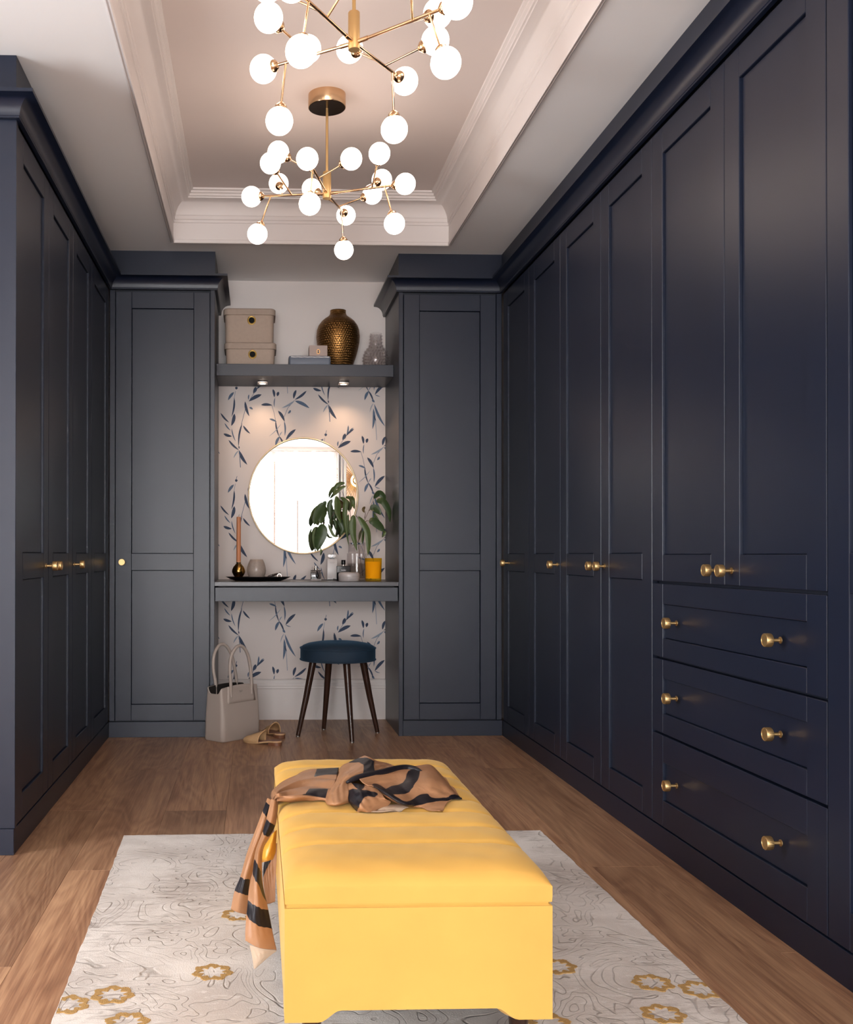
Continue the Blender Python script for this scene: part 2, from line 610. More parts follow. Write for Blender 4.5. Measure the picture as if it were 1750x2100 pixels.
prof = [(-0.016, H), (-0.016, H - 0.006), (-0.011, H - 0.010), (-0.006, H - 0.006), (-0.004, H - 0.012), (0.001, H - 0.014), (0.004, H - 0.010), (0.004, H + 0.002), (0.0, H + 0.006),
        (0.0, H + 0.088), (0.004, H + 0.090), (0.004, H + 0.102), (0.009, H + 0.106), (0.009, H + 0.122), (0.012, H + 0.126)]
for i in range(9):       # ogee
    t = i / 8
    prof.append((0.012 + 0.058 * (t ** 1.5), H + 0.126 + 0.062 * (math.sin(t * PI / 2) ** 1.0)))
prof += [(0.078, H + 0.190), (0.080, H + 0.196), (0.086, H + 0.198), (0.086, H + 0.208), (0.094, H + 0.212), (0.094, H + 0.220), (0.104, H + 0.224), (0.106, H + 0.234)]
struct(sweep_path('trim_1', [(TX0, TY0), (TX0, TY1), (TX1, TY1), (TX1, TY0)], prof, PLASTER, None, closed=True, side=1))

# skirting in the alcove
pb = [(0.0, 0.0), (0.016, 0.0), (0.016, 0.178), (0.019, 0.181), (0.017, 0.192), (0.019, 0.195), (0.017, 0.205), (0.013, 0.212), (0.013, 0.226), (0.008, 0.232), (0.0, 0.234)]
struct(sweep_path('baseboard_back', [(AL, YW), (AR, YW)], pb, WHITE, None, side=1))

# ------------------------------------------------------------------ fitted furniture
Z0, Z1 = 0.085, 2.331        # door bottom and top


def knob(parent, x, z):
    """knurled brass knob on local front plane y=0, pointing to -y"""
    seg = 48
    v, f = [], []
    P = [(0.0055, 0.0), (0.0085, 0.0), (0.0085, 0.002), (0.0045, 0.004), (0.0045, 0.022), (0.012, 0.0235), (0.0165, 0.025), (0.0172, 0.0265), (0.0172, 0.0405), (0.0162, 0.042), (0.0140, 0.042), (0.0138, 0.0413)]
    for i, (r, d) in enumerate(P):
        for k in range(seg):
            a = 2 * PI * k / seg
            rr = r - (0.0007 if (k % 2 and 6 < i < 9) else 0)
            v.append((rr * math.cos(a), -d, rr * math.sin(a)))
    for i in range(len(P) - 1):
        for k in range(seg):
            k2 = (k + 1) % seg
            f.append((i * seg + k, i * seg + k2, (i + 1) * seg + k2, (i + 1) * seg + k))
    f.append(tuple((len(P) - 1) * seg + k for k in range(seg)))
    return pd_obj('knob', v, f, BRASS, parent, 25, (x, 0, z))


def shaker(name, root, x0, x1, z0, z1, openings, stile=0.085, knobs=()):
    """framed front: openings = [(za, zb)]; local x0..x1, front plane y=0"""
    g = 0.0016
    x0, x1, z0, z1 = x0 + g, x1 - g, z0 + g, z1 - g
    th = 0.021
    L = [((x0, 0, z0), (x0 + stile, th, z1)), ((x1 - stile, 0, z0), (x1, th, z1))]
    zz = [z0] + [q for o in openings for q in o] + [z1]
    for a, b in zip(zz[0::2], zz[1::2]):
        L.append(((x0 + stile, 0, a), (x1 - stile, th, b)))
    d = boxes(name, L, NAVY, root, bev=0.0016)
    for a, b in openings:
        boxes('panel', [((x0 + stile + 0.0014, 0.0085, a + 0.0014), (x1 - stile - 0.0014, 0.018, b - 0.0014))], NAVY, d, bev=0.0012)
    for kx, kz in knobs:
        knob(d, kx, kz)
    return d


FULL = [(0.172, 0.872), (0.960, 2.243)]


def cabinet(label, loc, rz, width, depth=0.55, name='wardrobe'):
    r = thing(name, label, 'wardrobe', loc, rz)
    boxes('carcass', [((0, 0.024, 0.08), (width, depth, H - 0.002))], NAVY_DARK, r)
    return r


RZR, RZL = -PI / 2, PI / 2
# right run; local x runs towards the camera
e = [YB - 0.03, 4.793, 4.297, 3.785, 3.291, 2.774, 2.269, 1.762, YN]
r = cabinet('single-door navy wardrobe in the far corner of the long right run', (XR, e[0], 0), RZR, e[0] - e[1])
shaker('door', r, 0, e[0] - e[1], Z0, Z1, FULL, knobs=[(0.115, 0.913)])
r = cabinet('single-door navy wardrobe second from the far corner, right run', (XR, e[1], 0), RZR, e[1] - e[2])
shaker('door', r, 0, e[1] - e[2], Z0, Z1, FULL, knobs=[(e[1] - e[2] - 0.042, 0.913)])
r = cabinet('two-door navy wardrobe left of the drawer wardrobe, paired brass knobs', (XR, e[2], 0), RZR, e[2] - e[4])
shaker('door', r, 0, e[2] - e[3], Z0, Z1, FULL, knobs=[(e[2] - e[3] - 0.042, 0.913)])
shaker('door', r, e[2] - e[3], e[2] - e[4], Z0, Z1, FULL, knobs=[(e[2] - e[3] + 0.042, 0.913)])
wd = e[4] - e[6]
r = cabinet('navy wardrobe with two tall doors above three wide drawers', (XR, e[4], 0), RZR, wd)
UP = [(0.956, 2.243)]
shaker('door', r, 0, e[4] - e[5], 0.870, Z1, UP, knobs=[(e[4] - e[5] - 0.042, 0.912)])
shaker('door', r, e[4] - e[5], wd, 0.870, Z1, UP, knobs=[(e[4] - e[5] + 0.042, 0.912)])
for za, zb, oa, ob, kz in ((0.626, 0.865, 0.688, 0.798, 0.744), (0.383, 0.622, 0.448, 0.560, 0.511), (Z0, 0.379, 0.170, 0.292, 0.242)):
    shaker('drawer', r, 0, wd, za, zb, [(oa, ob)], knobs=[(0.195, kz), (wd - 0.205, kz)])
r = cabinet('navy wardrobe nearest the camera, right run, mostly outside the picture', (XR, e[6], 0), RZR, e[6] - e[8])
shaker('door', r, 0, e[6] - e[7], Z0, Z1, FULL)
shaker('door', r, e[6] - e[7], e[6] - e[8], Z0, Z1, FULL)
# left run; local x runs away from the camera
q = [YE + 0.004, 3.775, 4.268, 4.752, YB - 0.03]
r = cabinet('two-door navy wardrobe at the near end of the left run, blue end panel', (XL, q[0], 0), RZL, q[2] - q[0])
shaker('door', r, 0.0, q[1] - q[0], Z0, Z1, FULL, knobs=[(q[1] - q[0] - 0.042, 0.913)])
shaker('door', r, q[1] - q[0], q[2] - q[0], Z0, Z1, FULL, knobs=[(q[1] - q[0] + 0.042, 0.913)])
boxes('end_panel', [((-0.022, -0.002, 0.084), (0.0, 0.6, 2.345))], NAVY, r, bev=0.001)
r = cabinet('single-door navy wardrobe in the middle of the left run', (XL, q[2], 0), RZL, q[3] - q[2])
shaker('door', r, 0, q[3] - q[2], Z0, Z1, FULL, knobs=[(0.042, 0.913)])
r = cabinet('single-door navy wardrobe in the far corner of the left run', (XL, q[3], 0), RZL, q[4] - q[3])
shaker('door', r, 0, q[4] - q[3], Z0, Z1, FULL)
# end cabinets either side of the alcove
r = cabinet('tall navy cabinet on the left of the dressing table alcove', (XL, YB, 0), 0, AL - XL - 0.022, name='tall_cabinet')
wl = AL - XL
shaker('door', r, 0.031, wl - 0.0245, Z0, Z1, FULL, stile=0.0835, knobs=[(0.071, 0.915)])
boxes('filler_strip', [((0.002, 0.001, Z0), (0.0295, 0.022, 2.338))], NAVY, r, bev=0.001)
boxes('side_panel', [((wl - 0.022, 0.0, 0.0), (wl, YW - YB - 0.001, 2.40))], NAVY, r, bev=0.001)
r = cabinet('tall navy cabinet on the right of the dressing table alcove', (AR + 0.022, YB, 0), 0, XR - AR - 0.022, name='tall_cabinet')
wr = XR - AR - 0.022
shaker('door', r, 0.0025, wr - 0.031, Z0, Z1, FULL, stile=0.0835)
boxes('filler_strip', [((wr - 0.0295, 0.001, Z0), (wr - 0.002, 0.022, 2.338))], NAVY, r, bev=0.001)
boxes('side_panel', [((-0.022, 0.0, 0.0), (0.0, YW - YB - 0.001, 2.40))], NAVY, r, bev=0.001)

# plinths
tag(boxes('plinth', [((XR + 0.001, YN, 0.0), (XR + 0.02, YB - 0.001, 0.081))], NAVY, bev=0.001), 'long navy plinth along the foot of the right wardrobes', 'plinth')
tag(boxes('plinth', [((XL - 0.60, YE - 0.021, 0.0), (XL - 0.0005, YE - 0.001, 0.083)), ((XL - 0.02, YE, 0.0), (XL - 0.0005, YB - 0.001, 0.081))], NAVY, bev=0.001), 'navy plinth under the left wardrobe run', 'plinth')
tag(boxes('plinth', [((XL, YB + 0.001, 0.0), (AL - 0.0225, YB + 0.02, 0.081))], NAVY, bev=0.001), 'short navy plinth under the cabinet behind the handbag', 'plinth')
tag(boxes('plinth', [((AR + 0.0225, YB + 0.001, 0.0), (XR, YB + 0.02, 0.081))], NAVY, bev=0.001), 'short navy plinth under the cabinet right of the stool', 'plinth')

# cornices: fascia to the ceiling plus a coved crown moulding
crown = [(0.0, 2.340), (0.014, 2.340), (0.014, 2.345)]
for i in range(9):
    t = i / 8 * PI / 2
    crown.append((0.016 + 0.046 * (1 - math.cos(t)), 2.347 + 0.052 * math.sin(t)))
crown += [(0.068, 2.400), (0.068, 2.411), (0.0, 2.413)]
fas = [(0.0, 2.405), (0.002, 2.405), (0.002, H), (0.0, H)]
lp = [(XL - 0.60, YE - 0.022), (XL, YE - 0.022), (XL, YB), (AL, YB), (AL, YW)]
rp = [(AR, YW), (AR, YB), (XR, YB), (XR, YN)]
for path, lab in ((lp, 'navy crown cornice above the left wardrobes and left tall cabinet'), (rp, 'navy crown cornice above the right wardrobes and right tall cabinet')):
    t = thing('cabinet_cornice', lab, 'cornice', (0, 0, 0))
    sweep_path('crown_moulding', path, crown, NAVY, t, side=1)
    sweep_path('fascia', path, fas, NAVY, t, side=1)

# ------------------------------------------------------------------ wallpaper print (flat, on the alcove wall)
INK = [mat('wallpaper_ink_dark', (52, 66, 90), rough=0.7), mat('wallpaper_ink_mid', (84, 103, 128), rough=0.7), mat('wallpaper_ink_faded', (140, 151, 166), rough=0.7)]
# strokes of one repeat in print units: (x0, y0, x1, y1, width, ink, kind)  kind l = leaf, s = stem
ST = [(190, 120, 132, 200, 24, 1, 'l'), (205, 110, 192, 185, 5, 2, 's'), (194, 175, 168, 365, 17, 0, 'l'), (196, 335, 165, 455, 30, 0, 'l'), (58, 328, 142, 422, 16, 0, 'l'), (98, 428, 157, 502, 12, 1, 'l'),
      (168, 480, 207, 608, 10, 1, 'l'), (88, 534, 170, 560, 24, 0, 'l'), (272, 430, 237, 660, 16, 0, 'l'), (303, 290, 264, 440, 5, 1, 's'), (300, 212, 342, 358, 24, 0, 'l'), (343, 270, 378, 290, 18, 1, 'l'),
      (282, 452, 352, 532, 18, 0, 'l'), (138, 596, 240, 696, 18, 0, 'l'), (240, 700, 322, 840, 28, 0, 'l'), (245, 700, 256, 868, 7, 1, 's'), (236, 700, 188, 775, 12, 2, 'l'), (238, 655, 242, 684, 10, 0, 'l'),
      (464, 142, 338, 210, 32, 0, 'l'), (410, 67, 383, 130, 30, 0, 'l'), (340, 142, 335, 195, 12, 1, 'l'), (440, -15, 423, 85, 15, 1, 'l'), (496, 20, 415, 92, 17, 0, 'l'), (492, 10, 452, 38, 9, 1, 'l'), (408, 100, 350, 190, 4, 1, 's'),
      (577, 88, 592, 168, 22, 0, 'l'), (634, 114, 622, 158, 24, 0, 'l'), (598, 172, 592, 268, 9, 1, 'l'), (460, 245, 570, 248, 24, 0, 'l'), (566, 248, 588, 320, 4, 1, 's'), (588, 320, 606, 412, 4, 1, 's'),
      (604, 398, 642, 565, 14, 0, 'l'), (543, 384, 614, 413, 17, 1, 'l'), (640, 555, 692, 668, 15, 0, 'l'), (658, 433, 538, 558, 7, 2, 'l'), (642, 560, 603, 650, 24, 1, 'l'), (670, 510, 640, 560, 9, 2, 'l'),
      (630, 303, 694, 408, 26, 0, 'l'), (755, 296, 728, 330, 18, 1, 'l'), (690, 362, 725, 275, 4, 1, 's'), (725, 275, 792, 198, 4, 1, 's'), (809, 95, 783, 182, 24, 0, 'l'), (912, 103, 795, 192, 22, 0, 'l'),
      (798, 203, 940, 274, 30, 1, 'l'), (792, 203, 668, 274, 18, 2, 'l'), (690, 405, 696, 552, 14, 1, 'l'), (804, 486, 706, 594, 28, 0, 'l'), (706, 594, 760, 614, 7, 1, 'l'), (680, 640, 702, 672, 20, 1, 'l'),
      (700, 690, 806, 910, 22, 1, 'l'), (692, 735, 682, 938, 24, 1, 'l'), (700, 800, 718, 860, 12, 0, 'l'), (712, 850, 724, 1048, 6, 2, 's'), (690, 680, 655, 770, 8, 2, 'l'), (213, 66, 214, 94, 24, 0, 'l'), (222, 36, 213, 70, 5, 1, 's')]
v, f, mi = [], [], []
PX = 0.002838 / 4.861           # metres per print unit
for cxn in range(-1, 3):
    for cyn in range(-4, 9):
        for (a, b, c, d, wdt, ink, kd) in ST:
            sx, sy = cxn * 889.5, cxn * 460 + cyn * 918.7
            p0 = np.array((-0.2402 + (a + sx) * PX, 1.967 - (b + sy) * PX))
            p1 = np.array((-0.2402 + (c + sx) * PX, 1.967 - (d + sy) * PX))
            mz = (p0[1] + p1[1]) / 2
            if max(p0[0], p1[0]) < AL + 0.004 or min(p0[0], p1[0]) > AR - 0.004 or min(p0[1], p1[1]) > 1.925 or max(p0[1], p1[1]) < 0.235:
                continue
            if 0.735 < mz < 0.80:
                pass
            dv = p1 - p0
            ln = np.hypot(*dv)
            nn = np.array((-dv[1], dv[0])) / max(ln, 1e-6)
            ns = 7
            base = len(v)
            for i in range(ns):
                t = i / (ns - 1)
                wv = wdt * PX * (0.5 if kd == 's' else (0.06 + 0.5 * math.sin(PI * t ** 0.85) ** 0.8)) if 0 < i < ns - 1 or kd == 's' else wdt * PX * 0.04
                mid = p0 + dv * t + nn * 0.05 * ln * math.sin(PI * t) * (0 if kd == 's' else (1 if (a + b) % 2 else -1))
                for sgn in (-1, 1):
                    pt = mid + nn * sgn * wv
                    v.append((min(max(pt[0], AL), AR), YW - 0.0006 - 0.000012 * (len(v) // 14 % 60), min(max(pt[1], 0.234), 1.93)))
            for i in range(ns - 1):
                k = base + 2 * i
                f.append((k, k + 1, k + 3, k + 2))
                mi.append(ink)
pr = pd_obj('leaf_print', v, f, INK, wall_back)
pr.data.polygons.foreach_set('material_index', mi)
pr['kind'] = 'stuff'

# ------------------------------------------------------------------ shelf, desk, downlights
ZS, ZD = 1.995, 0.8115
sh = thing('wall_shelf', 'thick navy floating shelf between the tall cabinets', 'shelf', (0, 0, 0))
boxes('shelf_board', [((AL + 0.0005, 5.53, 1.930), (AR - 0.0005, YW - 0.0005, ZS))], NAVY, sh, bev=0.0012)
WARMLENS = mat('lit_lamp_lens', (255, 240, 220), rough=0.3, emit=(255, 226, 188, 9.0))
for i, (x, lab) in enumerate(((0.036, 'small square downlight under the shelf, above the candlestick side'), (0.493, 'small square downlight under the shelf, nearer the right cabinet'))):
    t = thing('shelf_downlight', lab, 'spotlight', (x, 5.715, 1.930), group='downlights under the shelf')
    bm = bmesh.new()
    add_box(bm, (-0.029, -0.036, -0.012), (0.029, 0.036, -0.0002), 0.003, 2)
    bm_obj('housing', bm, STEEL, t, 40)
    lathe('lens', [(0.0, -0.0128), (0.017, -0.0128), (0.019, -0.0118)], WARMLENS, t, 20, cap0=False, cap1=False)
    l = bpy.data.lights.new('downlight_beam', 'SPOT')
    l.energy = 4.2
    l.color = (1.0, 0.64, 0.38)
    l.spot_size = 1.9
    l.spot_blend = 0.9
    l.shadow_soft_size = 0.015
    lo = bpy.data.objects.new('downlight_beam', l)
    COL.objects.link(lo)
    lo.parent = t
    lo.location = (0, 0, -0.018)
    lo.rotation_euler = (math.radians(14), 0, 0)

dk = thing('dressing_table', 'built-in navy dressing table spanning the alcove', 'desk', (0, 0, 0))
boxes('desk_top', [((AL + 0.0005, YB + 0.002, 0.7895), (AR - 0.0005, YW - 0.0005, ZD))], mat('dark_desk_laminate', (58, 55, 60), rough=0.3), dk, bev=0.001)
boxes('drawer', [((AL + 0.003, YB + 0.010, 0.709), (AR - 0.003, YB + 0.030, 0.7825))], NAVY, dk, bev=0.0012)
boxes('frame', [((AL + 0.02, YB + 0.032, 0.715), (AR - 0.02, YW - 0.0005, 0.789))], GAP, dk)

# ------------------------------------------------------------------ round mirror
mr = thing('round_mirror', 'round brass-framed mirror on the leaf-print wallpaper', 'mirror', (0.274, YW - 0.001, 1.296))
RX_, RZ_ = 0.3207, 0.3392
v, f = [], []
sg, ss = 96, 10
for k in range(sg):
    a = 2 * PI * k / sg
    for j in range(ss):
        b = 2 * PI * j / ss
        rr = 0.0052 * math.cos(b)
        v.append(((RX_ - 0.005 + rr) * math.cos(a), -0.014 + 0.012 * math.sin(b), (RZ_ - 0.005 + rr) * math.sin(a)))
for k in range(sg):
    for j in range(ss):
        f.append((k * ss + j, ((k + 1) % sg) * ss + j, ((k + 1) % sg) * ss + (j + 1) % ss, k * ss + (j + 1) % ss))
pd_obj('mirror_frame', v, f, mat('pale_brass_rim', (236, 212, 174), rough=0.32, metal=1.0), mr, 'all')
v = [((RX_ - 0.008) * math.cos(2 * PI * k / sg), y, (RZ_ - 0.008) * math.sin(2 * PI * k / sg)) for y in (-0.013, -0.001) for k in range(sg)]
f = [tuple(range(sg)), tuple(range(2 * sg - 1, sg - 1, -1))] + [(k, k + sg, (k + 1) % sg + sg, (k + 1) % sg) for k in range(sg)]
pd_obj('mirror_glass', v, f, mat('silvered_glass', (240, 242, 242), rough=0.0, metal=1.0), mr)

# ------------------------------------------------------------------ sunburst wall lamp on the rear wall (seen in the mirror)
sb = thing('sunburst_lamp', 'brass sunburst wall lamp glowing in the mirror reflection', 'wall lamp', (1.49, YR + 0.004, 2.05))
lathe_o = lathe('lamp_base', [(0.0, 0.0), (0.07, 0.0), (0.07, 0.03), (0.06, 0.05), (0.0, 0.055)], BLACKSTEEL, sb, 32, cap0=False, cap1=False)
lathe_o.rotation_euler = (-PI / 2, 0, 0)
gl_ = lathe('glow_ring', [(0.072, 0.02), (0.095, 0.02), (0.095, 0.045), (0.072, 0.045)], mat('lit_ring', (255, 236, 200), emit=(255, 216, 150, 4.0)), sb, 40, cap0=False, cap1=False)
gl_.rotation_euler = (-PI / 2, 0, 0)
for k in range(48):
    a = 2 * PI * k / 48
    r1 = 0.30 + 0.05 * (k % 3)
    tube('ray', [(0.10 * math.cos(a), 0.03, 0.10 * math.sin(a)), (r1 * math.cos(a), 0.015, r1 * math.sin(a))], [0.006, 0.003], GOLD, sb, 5)
l = bpy.data.lights.new('sunburst_glow', 'POINT')
l.energy = 9.0
l.color = (1.0, 0.7, 0.42)
l.shadow_soft_size = 0.05
lo = bpy.data.objects.new('sunburst_glow', l)
COL.objects.link(lo)
lo.parent = sb
lo.location = (0, 0.09, 0)

# ------------------------------------------------------------------ chandeliers
ARMS = {'far': ((0.279, 4.0, 2.384), [(2.832, [[-0.299, 0.095, 0.018], [-0.225, -0.064, 0.093], [-0.187, 0.194, 0.109], [-0.275, 0.083, -0.137]]), (4.403, [[-0.093, -0.298, 0.02], [0.076, -0.22, 0.053], [-0.197, -0.19, 0.086], [-0.082, -0.263, -0.133]]), (-0.309, [[0.297, -0.095, 0.008], [0.226, 0.064, 0.082], [0.185, -0.194, 0.085], [0.257, -0.083, -0.143]]), (1.262, [[0.102, 0.298, 0.015], [-0.049, 0.22, 0.099], [0.202, 0.19, 0.068], [0.09, 0.263, -0.143]])]),
        'near': ((0.272, 2.819, 2.385), [(2.515, [[-0.252, 0.184, 0.011], [-0.239, 0.008, 0.071], [-0.117, 0.244, 0.103], [-0.205, 0.161, -0.153]]), (4.086, [[-0.184, -0.254, 0.015], [-0.008, -0.229, 0.082], [-0.244, -0.12, 0.087], [-0.158, -0.224, -0.138]]), (-0.626, [[0.254, -0.184, 0.017], [0.234, -0.008, 0.083], [0.12, -0.244, 0.087], [0.228, -0.161, -0.13]]), (0.944, [[0.18, 0.254, 0.015], [0.009, 0.229, 0.098], [0.25, 0.12, 0.072], [0.144, 0.224, -0.146]])])}
RG = 0.0405
sv, sf = lathe_vf([(max(RG * math.sin(PI * i / 20), 0.0004), -RG * math.cos(PI * i / 20)) for i in range(21)], 28)
gme = bpy.data.meshes.new('globe')
gme.from_pydata(sv, [], sf)
gme.polygons.foreach_set('use_smooth', [True] * len(sf))
gme.materials.append(GLOBE)
cv, cf = lathe_vf([(0.005, RG + 0.014), (0.008, RG + 0.012), (0.0165, RG + 0.004), (0.0185, RG - 0.002), (0.0185, RG - 0.006)], 20)
cme = bpy.data.meshes.new('globe_cap')
cme.from_pydata(cv, [], cf)
cme.polygons.foreach_set('use_smooth', [True] * len(cf))
cme.materials.append(ROSEGOLD)
for key, lab in (('far', 'brass branching chandelier with opal globes, hung over the far end of the room'), ('near', 'brass branching chandelier with opal globes, cut off by the top of the picture')):
    hub, arms = ARMS[key]
    t = thing('globe_chandelier', lab, 'chandelier', hub, group='branching globe chandeliers')
    ztop = TH - hub[2]
    lathe('canopy', [(0.0, ztop - 0.052), (0.073, ztop - 0.052), (0.0745, ztop - 0.050), (0.0745, ztop - 0.0005)], [ROSEGOLD], t, 48, cap0=False, cap1=True)
    lathe('canopy_plate', [(0.004, ztop - 0.0535), (0.0715, ztop - 0.0535), (0.0715, ztop - 0.052)], BLACKSTEEL, t, 48, cap0=True, cap1=False)
    tube('stem', [(0, 0, 0.07), (0, 0, ztop - 0.05)], 0.0052, BRASS, t, 12)
    lathe('hub', [(0.0, -0.020), (0.0155, -0.020), (0.0165, -0.019), (0.0165, 0.084), (0.0150, 0.086), (0.006, 0.087)], BRASS, t, 28, cap0=False, cap1=True)
    for ang, G in arms:
        d = Vector((math.cos(ang), math.sin(ang), 0))
        end = Vector(G[0])
        dirn = end.normalized()
        stop = end - dirn * (RG + 0.010)
        arm = tube('arm', [tuple(dirn * 0.012), tuple(dirn * 0.045), tuple(dirn * 0.0452), tuple(stop)], [0.0062, 0.0062, 0.0046, 0.0046], ROSEGOLD, t, 10)
        L = end.length
        roots = [None, 0.46, 0.58, 0.74]
        for i, g in enumerate(G):
            g = Vector(g)
            if i == 0:
                src = dirn * (L * 0.5)
            else:
                src = dirn * (L * roots[i])
                dd = (g - src).normalized()
                tube('branch', [tuple(src), tuple(g - dd * (RG + 0.010))], 0.0034, ROSEGOLD, arm, 8)
            dd = (g - src).normalized()
            o = bpy.data.objects.new('globe', gme)
            COL.objects.link(o)
            o.parent = arm
            o.location = g
            c = bpy.data.objects.new('globe_cap', cme)
            COL.objects.link(c)
            c.parent = arm
            c.location = g
            c.rotation_euler = (-dd).to_track_quat('Z', 'Y').to_euler()
            # the bulb inside the opal glass
            o['label'] = 'lit opal glass globe'

# ------------------------------------------------------------------ things on the shelf
def rrect(hx, hy, r, n=6):
    out = []
    for cx, cy, a0 in ((hx - r, hy - r, 0), (-hx + r, hy - r, 90), (-hx + r, -hy + r, 180), (hx - r, -hy + r, 270)):
        for i in range(n + 1):
            a = math.radians(a0 + 90 * i / n)
            out.append((cx + r * math.cos(a), cy + r * math.sin(a)))
    return out


def loops(name, rings, m, parent=None, smooth=40, cap0=True, cap1=True, loc=None):
    n = len(rings[0])
    v = [p for r in rings for p in r]
    f = []
    for i in range(len(rings) - 1):
        for k in range(n):
            k2 = (k + 1) % n
            f.append((i * n + k, i * n + k2, (i + 1) * n + k2, (i + 1) * n + k))
    if cap0:
        f.append(tuple(range(n - 1, -1, -1)))
    if cap1:
        f.append(tuple((len(rings) - 1) * n + k for k in range(n)))
    return pd_obj(name, v, f, m, parent, smooth, loc)


def ring3(hx, hy, r, z, n=6):
    return [(x, y, z) for x, y in rrect(hx, hy, r, n)]


FELT = mat('taupe_shagreen', (172, 154, 140), rough=0.75, bump=(160, 0.3, 0.0006), var=(60, 0.10))
FELT2 = mat('taupe_shagreen_lid', (166, 149, 136), rough=0.75, bump=(160, 0.3, 0.0006), var=(60, 0.10))


EYEL = mat('eyelet_brass', (244, 206, 120), rough=0.4, metal=1.0)


def storage_box(x, y, z, h, lab):
    t = thing('storage_box', lab, 'box', (x, y, z), group='pair of taupe boxes stacked on the shelf')
    hx, hy = 0.138, 0.105
    loops('box_body', [ring3(hx - 0.008, hy - 0.008, 0.028, 0.0003), ring3(hx - 0.005, hy - 0.005, 0.03, 0.004), ring3(hx - 0.002, hy - 0.002, 0.03, h - 0.022)], FELT, t)
    loops('lid', [ring3(hx + 0.004, hy + 0.004, 0.032, h - 0.036), ring3(hx + 0.0065, hy + 0.0065, 0.034, h - 0.036), ring3(hx + 0.0065, hy + 0.0065, 0.034, h - 0.006), ring3(hx + 0.001, hy + 0.001, 0.03, h - 0.0005)], FELT2, t)
    zc = h - 0.066
    ey = lathe('eyelet', [(0.0145, -0.001), (0.0165, 0.003), (0.0195, 0.0042), (0.0225, 0.0028), (0.0235, -0.001)], EYEL, t, 32, cap0=False, cap1=False, loc=(0.012, -hy - 0.0012, zc))
    ey.rotation_euler = (PI / 2, 0, 0)
    ey.scale = (1, 1.08, 1)
    eh = lathe('eyelet_hole', [(0.0005, 0.0), (0.0155, 0.0)], mat('eyelet_dark', (10, 9, 8), rough=0.9), t, 32, cap0=False, cap1=False, loc=(0.012, -hy - 0.0016, zc))
    eh.rotation_euler = (PI / 2, 0, 0)
    return t


storage_box(-0.033, 5.70, ZS, 0.131, 'lower taupe lidded box with a brass eyelet, standing on the shelf')
storage_box(-0.038, 5.70, ZS + 0.131, 0.188, 'upper taupe lidded box with a brass eyelet, on top of the other box')

HAMMER = bpy.data.materials.new('hammered_bronze')
HAMMER.use_nodes = True
nt = HAMMER.node_tree
p = nt.nodes['Principled BSDF']
p.inputs['Base Color'].default_value = lin(140, 102, 58)
p.inputs['Metallic'].default_value = 1.0
p.inputs['Roughness'].default_value = 0.38
tc = nt.nodes.new('ShaderNodeTexCoord')
vo = nt.nodes.new('ShaderNodeTexVoronoi')
vo.voronoi_dimensions = '2D'
vo.inputs['Scale'].default_value = 1.0
vo.inputs['Randomness'].default_value = 0.22
sx_ = nt.nodes.new('ShaderNodeSeparateXYZ')
nt.links.new(tc.outputs['Object'], sx_.inputs[0])
ang_ = math_n(nt, 'MULTIPLY', math_n(nt, 'ARCTAN2', sx_.outputs[0], sx_.outputs[1]), 52 / (2 * PI))
vz_ = math_n(nt, 'MULTIPLY', sx_.outputs[2], 80.0)
stag = math_n(nt, 'MULTIPLY', math_n(nt, 'MODULO', math_n(nt, 'FLOOR', vz_), 2.0), 0.5)
cb_ = nt.nodes.new('ShaderNodeCombineXYZ')
nt.links.new(math_n(nt, 'ADD', ang_, stag), cb_.inputs[0])
nt.links.new(vz_, cb_.inputs[1])
nt.links.new(cb_.outputs[0], vo.inputs['Vector'])
sp = nt.nodes.new('ShaderNodeMapRange')
sp.interpolation_type = 'SMOOTHSTEP'
sp.inputs['From Max'].default_value = 0.42
nt.links.new(vo.outputs['Distance'], sp.inputs['Value'])
bp = nt.nodes.new('ShaderNodeBump')
bp.inputs['Strength'].default_value = 0.9
bp.inputs['Distance'].default_value = 0.003
nt.links.new(sp.outputs[0], bp.inputs['Height'])
nt.links.new(bp.outputs[0], p.inputs['Normal'])
vs = lathe('bronze_vase', [(0.0, 0.0005), (0.066, 0.0005), (0.070, 0.003), (0.086, 0.04), (0.099, 0.075), (0.1125, 0.12), (0.1215, 0.165), (0.1245, 0.198), (0.121, 0.236), (0.112, 0.262), (0.094, 0.287), (0.074, 0.304), (0.058, 0.314), (0.050, 0.322), (0.0455, 0.332), (0.0445, 0.342), (0.0455, 0.350), (0.0415, 0.350), (0.040, 0.33), (0.036, 0.30)], HAMMER, None, 64, loc=(0.4655, 5.758, ZS), cap0=False, cap1=True, smooth='all')
tag(vs, 'hammered bronze vase with a narrow neck on the shelf', 'vase')

def thin_glass(name, tint, rough=0.02, base=0.03):
    m = bpy.data.materials.new(name)
    m.use_nodes = True
    nt = m.node_tree
    nt.nodes.remove(nt.nodes['Principled BSDF'])
    a = nt.nodes.new('ShaderNodeBsdfTransparent')
    a.inputs[0].default_value = lin(*tint)
    g = nt.nodes.new('ShaderNodeBsdfGlossy')
    g.inputs['Roughness'].default_value = rough
    lw = nt.nodes.new('ShaderNodeLayerWeight')
    lw.inputs[0].default_value = 0.5
    fac = math_n(nt, 'ADD', math_n(nt, 'MULTIPLY', math_n(nt, 'POWER', lw.outputs['Facing'], 5.0), 0.45), base)
    mx = nt.nodes.new('ShaderNodeMixShader')
    nt.links.new(fac, mx.inputs[0])
    nt.links.new(a.outputs[0], mx.inputs[1])
    nt.links.new(g.outputs[0], mx.inputs[2])
    nt.links.new(mx.outputs[0], nt.nodes['Material Output'].inputs[0])
    return m


